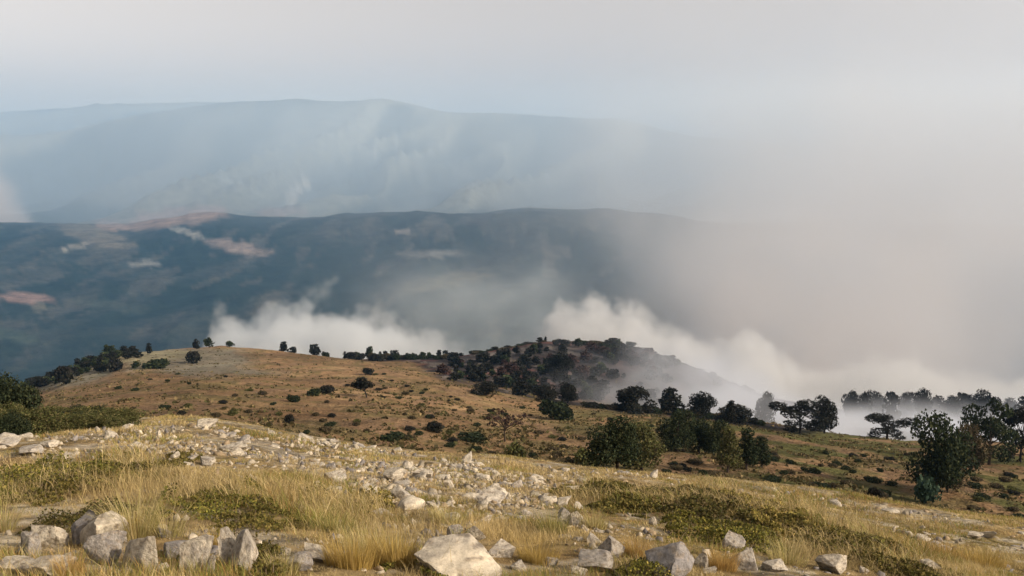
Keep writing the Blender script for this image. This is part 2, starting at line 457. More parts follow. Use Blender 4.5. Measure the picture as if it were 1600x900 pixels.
PINE = [(0.024, 0.034, 0.018), (0.036, 0.048, 0.023), (0.017, 0.024, 0.014), (0.055, 0.062, 0.028)]
DARKP = [(0.018, 0.020, 0.016), (0.028, 0.030, 0.021), (0.034, 0.031, 0.027), (0.014, 0.014, 0.013)]
OLIVE = [(0.085, 0.090, 0.030), (0.11, 0.105, 0.040), (0.06, 0.068, 0.026), (0.13, 0.11, 0.05)]
BROWN = [(0.075, 0.055, 0.032), (0.055, 0.045, 0.028), (0.09, 0.07, 0.04), (0.04, 0.04, 0.022)]
TEAL = [(0.045, 0.075, 0.050), (0.06, 0.09, 0.055), (0.035, 0.06, 0.04)]
RED = [(0.075, 0.040, 0.032), (0.055, 0.034, 0.030), (0.04, 0.03, 0.028)]
BARK = (0.075, 0.055, 0.042)
leaf_m = mat_attr("tree_foliage", rough=0.85, scale=1.2, amount=0.3, translucent=0.18)
bark_m = mat_attr("tree_bark", rough=0.95, scale=6, amount=0.35, bump=0.6)

TREE = {}
def make_tree(key, kind, palette, seed, n=1500, leaf=0.045):
    """unit-height tree (height 1); returns (trunk mesh, crown mesh)"""
    r = np.random.default_rng(seed)
    bl = []; tubes = []
    lean = r.normal() * 0.05
    if kind == 'round':      # broad rounded crown down to the ground
        for k in range(13):
            an = r.random() * 6.28; rr = r.random() ** 0.5 * 0.30
            zz = 0.25 + 0.52 * r.random()
            s = 0.14 + 0.10 * r.random()
            bl.append((math.cos(an) * rr * (1.15 - 0.6 * abs(zz - .4)), math.sin(an) * rr, zz, s * 1.2, s * 1.2, s * 0.9))
        bl.append((0, 0, 0.80, 0.17, 0.17, 0.14)); bl.append((0.1, 0, 0.22, 0.26, 0.24, 0.14)); bl.append((-0.16, 0, 0.2, 0.2, 0.2, 0.13))
        top = 0.7
    elif kind == 'dome':
        for k in range(18):
            an = r.random() * 6.28; zz = 0.16 + 0.6 * r.random(); rr = 0.40 * math.sqrt(max(0.05, 1 - (zz / 0.95) ** 2))* (0.5 + 0.5 * r.random())
            s = 0.17 + 0.07 * r.random()
            bl.append((math.cos(an) * rr, math.sin(an) * rr, zz, s, s, s * 0.85))
        bl.append((0, 0, .8, .2, .2, .16)); top = 0.6
    elif kind == 'tall':     # irregular upright pine
        for k in range(15):
            zz = 0.22 + 0.68 * k / 14; an = k * 2.4 + r.random()
            rr = (0.20 * (1.05 - zz) + 0.05) * (0.5 + r.random() * .8)
            s = 0.085 + 0.10 * (1.05 - zz) + 0.02 * r.random()
            bl.append((math.cos(an) * rr + lean * zz, math.sin(an) * rr, zz, s * 1.15, s * 1.15, s * 0.8))
        bl.append((lean, 0, 0.94, 0.06, 0.06, 0.07)); top = 0.9
    elif kind == 'spread':   # spreading flat-topped crown in separate pads, sky between them
        for k in range(12):
            an = k * 2.39 + r.random() * .5; rr = 0.18 + 0.34 * r.random(); zz = 0.34 + 0.5 * r.random() - 0.25 * (rr - .18)
            s = 0.10 + 0.07 * r.random()
            bl.append((math.cos(an) * rr, math.sin(an) * rr, zz, s * 1.5, s * 1.4, s * 0.7))
        bl.append((0.02, 0, 0.86, 0.15, 0.15, 0.09)); bl.append((-.25, 0, .15, .16, .16, .1)); bl.append((.3, 0, .14, .16, .14, .1)); top = 0.75
    elif kind == 'lollipop': # rounded crown on a bare stem
        for k in range(9):
            an = k * 2.39; rr = 0.22 * r.random() + 0.05; zz = 0.55 + 0.3 * r.random(); s = 0.13 + 0.06 * r.random()
            bl.append((math.cos(an) * rr - 0.08, math.sin(an) * rr, zz, s * 1.25, s * 1.1, s * .9))
        bl.append((-0.36, 0, 0.62, 0.12, 0.1, 0.06)); top = 0.7
    elif kind == 'bush':
        for k in range(9):
            an = k * 2.39 + r.random(); rr = 0.12 + 0.40 * r.random(); zz = 0.25 + 0.38 * r.random(); s = 0.27 + 0.12 * r.random()
            bl.append((math.cos(an) * rr, math.sin(an) * rr, zz, s * 1.1, s, s * .9))
        top = 0.4
    elif kind == 'umbrella': # nearly bare, branchy umbrella
        for k in range(16):
            an = k * 2.39; rr = 0.2 + 0.5 * r.random(); zz = 0.62 + 0.32 * r.random() - 0.12 * rr
            s = 0.07 + 0.05 * r.random()
            bl.append((math.cos(an) * rr, math.sin(an) * rr, zz, s * 1.6, s * 1.4, s * 0.55))
        top = 0.6
    P, Nn = crown_points(bl, n, r)
    keep = P[:, 2] > 0.015
    P, Nn = P[keep], Nn[keep]
    sz = leaf * (0.6 + 0.8 * r.random(len(P)))
    cm = leaf_cloud("crown", P, sz, Nn, palette, 0.5, seed)
    cm.materials.append(leaf_m)
    th = 0.026 if kind not in ('bush',) else 0.03
    path = [(0, 0, -0.06), (0.004, 0, 0.1), (lean * .3 + .01, .01, top * .5), (lean, 0, top)]
    if kind == 'lollipop': path = [(0.06, 0, -0.06), (0.05, 0, 0.12), (0.0, 0, 0.35), (-0.05, 0, 0.62)]
    tubes.append((path, [th * 1.4, th * 1.1, th * .8, th * .35]))
    for b in bl[:: (1 if kind in ('umbrella', 'spread', 'lollipop') else 2)]:
        s0 = min(top * 0.85, max(0.12, b[2] * 0.55))
        q = np.array([lean * s0, 0, s0]); e = np.array(b[:3])
        midp = (q + e) / 2 + r.normal(size=3) * 0.02
        tubes.append(([q, midp, e], [th * .5, th * .34, th * .14]))
        if kind == 'umbrella':
            for j in range(3):
                e2 = e + r.normal(size=3) * np.array([.13, .13, .06])
                tubes.append(([midp, (midp + e2) / 2 + r.normal(size=3) * .015, e2], [th * .25, th * .16, th * .07]))
    tm = wood_mesh("trunk", tubes, BARK if palette is not DARKP else (0.03, 0.026, 0.024))
    tm.materials.append(bark_m)
    TREE[key] = (tm, cm, kind)

for i in range(3): make_tree(f'pine_round{i}', 'round', PINE, 20 + i, 7500, 0.017)
for i in range(3): make_tree(f'dark_round{i}', 'round', DARKP, 30 + i, 4200, 0.024)
make_tree('dome', 'dome', DARKP, 41, 4200, 0.026)
for i in range(2): make_tree(f'tall{i}', 'tall', PINE, 50 + i, 4500, 0.019)
for i in range(2): make_tree(f'dark_tall{i}', 'tall', DARKP, 55 + i, 1600, 0.034)
for i in range(3): make_tree(f'spread{i}', 'spread', DARKP if i < 2 else PINE, 60 + i, 4500, 0.020)
make_tree('olive_round', 'round', OLIVE, 70, 6500, 0.018)
make_tree('olive_tall', 'tall', OLIVE, 71, 4500, 0.019)
make_tree('brown_round', 'round', BROWN, 72, 5500, 0.019)
make_tree('lollipop', 'lollipop', DARKP, 73, 1100, 0.04)
make_tree('umbrella', 'umbrella', RED, 74, 420, 0.03)
for i in range(3): make_tree(f'bush{i}', 'bush', [PINE, OLIVE, BROWN][i], 80 + i, 900, 0.075)
make_tree('bush_teal', 'bush', TEAL, 84, 1000, 0.07)
make_tree('bush_dark', 'bush', DARKP, 85, 700, 0.085)
for i in range(3): make_tree(f'bush_fine{i}', 'bush', [OLIVE, PINE, OLIVE][i], 180 + i, 9000, 0.024)
for i in range(3): make_tree(f'small{i}', 'round', DARKP, 90 + i, 420, 0.075)     # far trees, a dozen pixels tall
for i in range(2): make_tree(f'smallp{i}', 'round', PINE, 94 + i, 420, 0.075)
for i in range(2): make_tree(f'smallt{i}', 'tall', DARKP, 97 + i, 300, 0.075)
make_tree('smallred', 'round', RED, 99, 380, 0.075)

WID = {}
for k, (tm, cm, kind) in TREE.items():
    co = np.empty(len(cm.vertices) * 3, np.float32); cm.vertices.foreach_get("co", co); co = co.reshape(-1, 3)
    WID[k] = (np.percentile(co[:, 0], 98) - np.percentile(co[:, 0], 2), np.percentile(co[:, 2], 99.5))

def plant(key, px, base, top, width, label, cat="tree", group=None, name=None, ymin=30.0, ymax=640.0, yfix=None, parts=True):
    if yfix:
        u = float(px_u(px, base)); loc = np.array([u * yfix, yfix, float(H(np.array([u * yfix]), np.array([yfix]))[0])])
    else:
        loc = hit(px, base, ymin, ymax)
    dist = loc[1] * CP - loc[2] * SP
    # height from photographed rows, foot to top
    tt = float(py_t(top)); ztop = -tt * loc[1]
    h = max(ztop - loc[2], 0.4) / WID[key][1]
    wd = width / F_PX * dist / WID[key][0]
    tm, cm, kind = TREE[key]
    o = bpy.data.objects.new(name or ("shrub" if kind == 'bush' else "tree"), None)
    COL.objects.link(o)
    o.empty_display_size = 0.3
    o.location = loc; o.scale = (wd, wd, h)
    o.rotation_euler = (0, 0, random.choice([0.0, math.pi]) + random.uniform(-0.4, 0.4) if kind not in ('lollipop',) else 0)
    o["label"] = label; o["category"] = cat
    if group: o["group"] = group
    link("stems" if kind == 'bush' else "trunk", tm, None, o)
    link("foliage" if kind == 'bush' else "crown", cm, None, o)
    return o

# ------------------------------------------------------------------ trees one can point at
T = [
 ('lollipop', 570, 621, 590, 30, "small lone tree with a bare leaning stem on the brown slope", "tree"),
 ('bush_dark', 575, 586, 575, 15, "small dark shrub just above the lone tree on the brown slope", "shrub"),
 ('umbrella', 789, 691, 645, 62, "thin nearly bare tree with a dark upright trunk behind the grassy crest", "tree"),
 ('bush0', 873, 656, 628, 44, "rounded bright green bush at the edge of the burnt ground", "shrub"),
 ('dark_round0', 852, 630, 602, 32, "dark round tree at the foot of the burnt knoll, left of its neighbour", "tree"),
 ('dark_round1', 887, 630, 599, 26, "dark upright tree directly behind the rounded green bush", "tree"),
 ('dome', 993, 645, 606, 52, "broad dome shaped black tree standing against the low smoke", "tree"),
 ('dark_tall0', 1048, 646, 606, 32, "slender dark tree with a visible stem right of the dome shaped tree", "tree"),
 ('dark_round2', 1095, 650, 613, 36, "square crowned dark tree against the smoke between the slender tree and the spiked one", "tree"),
 ('dark_round0', 1148, 664, 634, 46, "low wide dark tree with a spike rising from its left side", "tree"),
 ('spread0', 1250, 677, 628, 62, "spreading dark tree with smoke showing through its branches", "tree"),
 ('dark_round1', 1288, 677, 622, 34, "taller dark tree joined to the right of the spreading tree", "tree"),
 ('spread1', 1386, 687, 650, 68, "low spreading dark tree on the far edge of the green field", "tree"),
 ('pine_round0', 964, 735, 654, 68, "large dark green tree behind the grassy crest at the centre right", "tree"),
 ('olive_round', 1002, 735, 660, 56, "olive green tree leaning against the large dark green one", "tree"),
 ('pine_round1', 1058, 706, 643, 50, "tall dark green tree with a straight trunk in the middle of the clump", "tree"),
 ('pine_round2', 1092, 708, 656, 48, "dark green tree right of the straight trunk in the clump", "tree"),
 ('pine_round0', 1122, 712, 658, 38, "dark narrow tree at the right end of the clump", "tree"),
 ('olive_tall', 1137, 738, 668, 34, "thin olive brown tree in front of the clump's right end", "tree"),
 ('tall0', 1166, 735, 671, 34, "pointed green tree standing apart on the green field", "tree"),
 ('tall1', 1190, 732, 684, 24, "small pointed green tree beside the taller pointed one", "tree"),
 ('pine_round1', 1462, 772, 648, 82, "largest dark tree at the right, rising from the green field", "tree"),
 ('bush_teal', 1447, 787, 748, 38, "blue green shrub at the foot of the largest dark tree", "shrub"),
 ('brown_round', 1480, 768, 716, 42, "brownish bush under the right side of the largest dark tree", "shrub"),
 ('brown_round', 1515, 738, 664, 52, "brown and green tree between the largest dark tree and the frame edge", "tree"),
 ('spread2', 1545, 726, 627, 74, "tall open branched dark tree near the right edge of the picture", "tree"),
 ('spread1', 1594, 722, 638, 60, "dark tree with gaps in its crown cut by the right picture edge", "tree"),
 ('bush1', 915, 728, 702, 30, "olive shrub left of the large dark green tree", "shrub"),
 ('bush1', 808, 719, 692, 26, "small olive shrub on the crest right of the nearly bare tree", "shrub"),
 ('dark_round2', 874, 594, 551, 34, "big dark tree high on the face of the burnt knoll", "tree"),
 ('dark_round0', 760, 618, 597, 34, "dark shrubby tree at the left edge of the burnt ground", "tree"),
 ('bush_dark', 512, 615, 603, 22, "dark shrub in the upper pair on the brown slope", "shrub"),
 ('bush0', 490, 619, 607, 18, "green brown shrub left of the dark one in the upper pair", "shrub"),
 ('bush0', 460, 628, 618, 18, "flat green shrub lower left of the pair on the brown slope", "shrub"),
 ('bush_dark', 453, 662, 648, 14, "small dark upright shrub low on the brown slope", "shrub"),
 ('bush_dark', 680, 674, 660, 24, "dark shrub on the lower slope midway between the lone and the nearly bare tree", "shrub"),
 ('bush0', 612, 688, 676, 30, "flat green shrub just above the grassy crest", "shrub"),
 ('bush0', 742, 690, 678, 38, "wide flat green shrub left of the nearly bare tree", "shrub"),
 ('bush_dark', 102, 600, 572, 24, "dark tree at the foot of the scree on the left hill", "tree"),
 ('bush_dark', 180, 581, 560, 20, "dark shrub on the pale scree left of its green neighbour", "shrub"),
 ('bush0', 243, 575, 562, 34, "wide green shrub on the scree below the skyline", "shrub"),
 ('bush_dark', 303, 568, 549, 20, "dark shrub under the paired trees of the left skyline", "shrub"),
 ('bush_fine1', 14, 662, 588, 84, "big green bush at the left picture edge", "shrub"),
]
for t in T:
    key, px, base, top, w, lab, cat = t
    plant(key, px, base, top, w, lab, cat, ymin=30.0 if px > 60 else 28.0)
# spike of the low wide tree
plant('dark_tall1', 1139, 664, 626, 20, "narrow dark tree whose tip rises over the low wide tree", "tree")
plant('dark_round1', 1195, 662, 613, 28, "grey tree half hidden in smoke between two dark trees", "tree", yfix=300.0)

# skyline trees, left to right
SK = [(165, 547, 537, 14), (178, 546, 538, 16), (193, 546, 538, 16), (207, 545, 539, 12), (233, 545, 535, 12), (308, 544, 528, 13), (327, 544, 526, 19), (358, 543, 532, 13),
      (443, 549, 532, 18), (460, 550, 541, 12), (492, 554, 536, 20), (536, 557, 547, 9), (553, 558, 546, 16), (578, 559, 540, 17), (592, 560, 549, 8), (604, 560, 545, 9), (619, 561, 545, 17),
      (648, 561, 546, 14), (660, 561, 547, 12), (671, 561, 548, 12), (683, 561, 545, 9), (697, 561, 545, 11), (711, 561, 549, 10), (722, 561, 547, 12), (737, 560, 547, 12), (750, 559, 547, 12), (763, 558, 546, 10),
      (775, 557, 540, 14), (786, 555, 538, 14), (797, 553, 535, 16), (808, 551, 534, 12), (819, 549, 533, 12), (829, 546, 532, 10), (843, 543, 525, 9), (852, 541, 524, 5), (874, 540, 529, 16),
      (962, 550, 538, 20), (980, 555, 542, 20), (998, 560, 545, 22), (1034, 571, 553, 15)]
SKL = {308: "left one of the paired round trees on the left skyline", 327: "right one of the paired round trees, beside the white smoke", 358: "small flat tree right of the paired round trees on the skyline",
       233: "single pointed small tree on the skyline left of the paired trees", 443: "dark tree on the skyline in front of the brightest smoke", 492: "rounded dark tree on the skyline right of the brightest smoke",
       578: "tallest grey green tree of the central skyline row", 843: "thick dark tree on the very top of the burnt knoll", 852: "thin spire on the very top of the burnt knoll", 874: "low flat dark tree on the summit right of the spire"}
rr0 = random.Random(12)
SKIND = ['small0', 'small1', 'small2', 'smallp0', 'smallp1', 'smallt0']
for i, (px, b, tp, w) in enumerate(SK):
    near = float(np.interp(px_u(px, b), px_u(PX, ridge), ridgeY))
    grp = None if px in SKL else ("dark trees along the skyline of the burnt knoll" if px > 700 else "small dark trees along the hill skyline")
    lab = SKL.get(px) or ("small dark tree among others along the skyline of the burnt knoll" if px > 700 else "small dark tree among others along the hill skyline")
    key = 'smallt1' if px in (852,) else SKIND[(i * 7 + 3) % 6]
    kh = rr0.uniform(.62, 1.0) if grp else .9
    plant(key, px + (rr0.uniform(-3, 3) if grp else 0), b, b - (b - tp) * kh, w * rr0.uniform(.65, .95), lab, "tree", grp, yfix=near * 0.985)

# low brush filling in between the skyline trees
for i in range(56):
    px = rr0.uniform(505, 860) if i < 44 else rr0.uniform(860, 960)
    sk = float(np.interp(px, PX, ridge)); near = float(np.interp(px_u(px, sk), px_u(PX, ridge), ridgeY))
    plant(['bush_dark', 'bush2', 'bush0'][i % 3], px, sk, sk - rr0.uniform(3, 7), rr0.uniform(9, 18), "low dark brush between the trees along the skyline", "shrub", "brush along the skyline", yfix=near * rr0.uniform(.95, .99))

for i, px in enumerate([948, 957, 966, 985, 993, 1012, 1021, 1049, 1058, 1069, 1094, 1113, 1121, 1146, 1163, 1171]):
    sk = float(np.interp(px, PX, ridge)); near = float(np.interp(px_u(px, sk), px_u(PX, ridge), ridgeY))
    h = rr0.uniform(8, 15)
    plant(SKIND[(i * 5) % 6], px, sk, sk - h, h * rr0.uniform(.7, 1.3), "dark tree in the smoke along the right shoulder of the burnt knoll", "tree", "trees along the right shoulder of the knoll", yfix=near * rr0.uniform(.93, 1.0))

# ghost trees in the smoke at the right
GL = ["leftmost of the grey trees veiled by smoke behind the right field", "small veiled tree beside the leftmost one behind the right field", "round topped veiled tree third from the left behind the right field",
      "low veiled tree right of the round topped one in the smoke", "narrow veiled tree between the low one and the bushy pair in the smoke", "bushy veiled tree above the right end of the low spreading tree",
      "thin veiled tree right of the bushy one in the smoke", "veiled tree directly above the top of the largest dark tree", "wide veiled tree right above the largest dark tree",
      "faint veiled tree right of the wide one in the smoke", "broad veiled tree left of the tall open branched tree", "small veiled tree just behind the tall open branched tree", "veiled tree behind the crown of the tall open branched tree", "rightmost veiled tree at the picture edge"]
for i, (px, b, tp, w) in enumerate([(1333, 655, 611, 24), (1352, 655, 616, 22), (1370, 655, 607, 32), (1393, 655, 614, 22), (1412, 656, 612, 20), (1426, 656, 607, 26), (1443, 656, 610, 18), (1462, 658, 616, 22), (1480, 658, 612, 28), (1503, 658, 615, 26), (1527, 658, 612, 28), (1547, 660, 618, 22), (1572, 664, 624, 26), (1598, 668, 622, 28)]):
    tp += rr0.uniform(-5, 7); w *= rr0.uniform(.8, 1.35); px += rr0.uniform(-4, 4)
    plant(['dark_round0', 'dark_tall0', 'dark_round1', 'small0', 'dark_round2', 'spread0'][i % 6], px, b, tp, w, GL[i], "tree", "trees veiled by smoke behind the right field", yfix=385.0 + 50 * rr0.random())

# forest on the shaded left flank
rr = random.Random(5)
for i in range(70):
    px = rr.uniform(20, 165) if i < 50 else rr.uniform(130, 215)
    sk = float(np.interp(px, PX, ridge))
    b = sk + (rr.random() ** 1.6) * max(4, (604 - sk) * (0.95 if px < 110 else 0.45)) + 2
    h = rr.uniform(8, 14)
    plant(['smallp0', 'smallp1', 'small0', 'small1', 'smallt0'][i % 5], px, b, b - h, h * rr.uniform(.8, 1.25), "dark green tree in the wood on the shaded left flank of the hill", "tree", "wood on the left flank of the hill", ymin=160)

# burnt knoll face
for i in range(190):
    px = rr.uniform(690, 1130) if i % 2 else rr.uniform(740, 1040)
    sk = float(np.interp(px, PX, ridge)); lo = float(np.interp(px, PX, near2))
    b = sk + 4 + (lo - sk - 4) * rr.random() ** 0.9
    if px < 760 and b > 600: continue
    if px > 1060 and i % 3: continue
    if px > 930 and rr.random() < .5: b = sk + 3 + rr.random() * 26
    h = rr.uniform(9, 22) * (0.7 + 0.5 * (b - sk) / 90)
    plant(['small0', 'small1', 'small2', 'smallt0', 'smallt1', 'smallred', 'smallp1'][i % 7], px, b, b - h, h * rr.uniform(.7, 1.2), "scorched dark tree on the face of the burnt knoll", "tree", "scorched trees on the burnt knoll", ymin=180)

# shrubs dotted over the brown slope and the green field
def free(px, b):
    return all(not (abs(px - t[1]) < t[4] * .7 and abs(b - t[2]) < 14) for t in T)
cnt = 0
while cnt < 200:
    px = rr.uniform(180, 1600)
    lo = float(np.interp(px, PX, crest)) - 3; hi = float(np.interp(px, PX, near2)) + (-14 if px < 700 else 6)
    b = hi + (lo - hi) * rr.random() ** 0.8
    if px < 480 and rr.random() < .6: continue
    if not free(px, b): continue
    k = (b - hi) / (lo - hi)
    w = rr.uniform(5, 13) * (0.6 + 0.9 * k)
    h = w * rr.uniform(.28, .55)
    key = ['bush0', 'bush1', 'bush2', 'bush_dark', 'bush2', 'bush0'][rr.randrange(6)]
    if px > 900:
        plant(key, px, b, b - h, w * 1.3, "low scrubby bush dotted over the green field among the trees", "shrub", "low bushes on the green field")
    else:
        plant(key, px, b, b - h, w, "small low bush dotted over the brown grassy slope", "shrub", "low bushes on the brown slope")
    cnt += 1
# dark hedge line behind the field's far edge
for i in range(20):
    px = 925 + i * 14 + rr.uniform(-4, 4)
    lo = float(np.interp(px, PX, near2)) + 3
    plant(['bush_dark', 'bush0', 'bush2'][i % 3], px, lo, lo - rr.uniform(6, 11), rr.uniform(16, 26), "low dark bush in the line along the far edge of the field", "shrub", "bush line along the far edge of the field")

# bushes on the left bank of the crest
for i in range(26):
    px = rr.uniform(-20, 205); b = 664 - rr.uniform(0, 3)
    b0 = 640 + 10 * rr.random()
    loc_y = rr.uniform(21, 27)
    key = ['bush_fine0', 'bush_fine2', 'bush_fine1', 'bush_fine0'][i % 4]
    h = rr.uniform(12, 26) * (1.2 - px / 300)
    plant(key, px, b, b - h, rr.uniform(26, 60), "yellow green bush in the thicket on the left end of the crest", "shrub", "thicket on the left end of the crest", yfix=loc_y)

# ------------------------------------------------------------------ rocks
def ico(sub):
    t = (1 + 5 ** 0.5) / 2
    v = [(-1, t, 0), (1, t, 0), (-1, -t, 0), (1, -t, 0), (0, -1, t), (0, 1, t), (0, -1, -t), (0, 1, -t), (t, 0, -1), (t, 0, 1), (-t, 0, -1), (-t, 0, 1)]
    f = [(0, 11, 5), (0, 5, 1), (0, 1, 7), (0, 7, 10), (0, 10, 11), (1, 5, 9), (5, 11, 4), (11, 10, 2), (10, 7, 6), (7, 1, 8), (3, 9, 4), (3, 4, 2), (3, 2, 6), (3, 6, 8), (3, 8, 9), (4, 9, 5), (2, 4, 11), (6, 2, 10), (8, 6, 7), (9, 8, 1)]
    v = [np.array(q, float) / np.linalg.norm(q) for q in v]
    for _ in range(sub):
        cache = {}; nf = []
        def midp(a, b):
            k = (min(a, b), max(a, b))
            if k not in cache:
                q = v[a] + v[b]; v.append(q / np.linalg.norm(q)); cache[k] = len(v) - 1
            return cache[k]
        for a, b, c in f:
            ab, bc, ca = midp(a, b), midp(b, c), midp(c, a)
            nf += [(a, ab, ca), (b, bc, ab), (c, ca, bc), (ab, bc, ca)]
        f = nf
    return np.array(v), np.array(f)
ICO = {k: ico(k) for k in (0, 1, 2, 3, 4)}

def rock_arrays(seed, sub=3, cuts=11, rough=0.10):
    r = np.random.default_rng(seed)
    v, f = ICO[sub]; v = v.copy()
    for _ in range(cuts):
        d = r.normal(size=3); d[2] = d[2] * 0.8 + 0.15; d /= np.linalg.norm(d)
        off = 0.30 + 0.42 * r.random()
        h = v @ d - off
        v = v - np.maximum(h, 0)[:, None] * d[None, :] * 0.97
    nz = fbm(v[:, 0] * 2.2 + seed, v[:, 1] * 2.2 + v[:, 2] * 1.7, 4, seed) - 0.5
    nz2 = ridged(v[:, 0] * 3 + v[:, 2] * 2, v[:, 1] * 3 - v[:, 2], 3, seed + 3) - 0.5
    v = v * (1 + rough * 1.6 * nz + rough * 0.8 * nz2)[:, None]
    v /= np.abs(v).max(0)[None, :]
    return v, f

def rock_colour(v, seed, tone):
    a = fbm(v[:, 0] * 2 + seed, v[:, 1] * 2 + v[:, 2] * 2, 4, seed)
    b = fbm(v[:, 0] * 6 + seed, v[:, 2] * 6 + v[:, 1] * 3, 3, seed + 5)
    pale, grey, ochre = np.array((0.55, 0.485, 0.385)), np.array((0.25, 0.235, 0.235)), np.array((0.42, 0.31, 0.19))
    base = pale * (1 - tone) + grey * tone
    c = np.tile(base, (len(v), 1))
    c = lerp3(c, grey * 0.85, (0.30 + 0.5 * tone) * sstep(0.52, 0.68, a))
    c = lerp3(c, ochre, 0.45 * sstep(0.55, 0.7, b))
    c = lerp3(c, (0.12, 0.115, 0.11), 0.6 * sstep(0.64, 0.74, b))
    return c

rock_m, n, l, p = new_mat("limestone")
a = n.new("ShaderNodeAttribute"); a.attribute_name = "albedo"
tc = n.new("ShaderNodeTexCoord")
def tnoise(s, d=8, r=0.65):
    t = n.new("ShaderNodeTexNoise"); t.inputs["Scale"].default_value = s; t.inputs["Detail"].default_value = d; t.inputs["Roughness"].default_value = r
    l.new(tc.outputs["Object"], t.inputs["Vector"]); return t.outputs["Fac"]
f1 = mrange(tnoise(4.5), 0.3, 0.7, 0.65, 1.3); f2 = mrange(tnoise(1.6), 0.35, 0.65, 0.8, 1.2)
v_ = n.new("ShaderNodeVectorMath"); v_.operation = 'SCALE'
l.new(a.outputs["Color"], v_.inputs[0]); l.new(mul(f1, f2), v_.inputs["Scale"]); l.new(v_.outputs[0], p.inputs["Base Color"])
p.inputs["Roughness"].default_value = 0.92; p.inputs["Specular IOR Level"].default_value = 0.15
b1 = n.new("ShaderNodeBump"); b1.inputs["Strength"].default_value = 0.9; b1.inputs["Distance"].default_value = 0.05
l.new(tnoise(3.5, 10, 0.7), b1.inputs["Height"]); l.new(b1.outputs[0], p.inputs["Normal"])

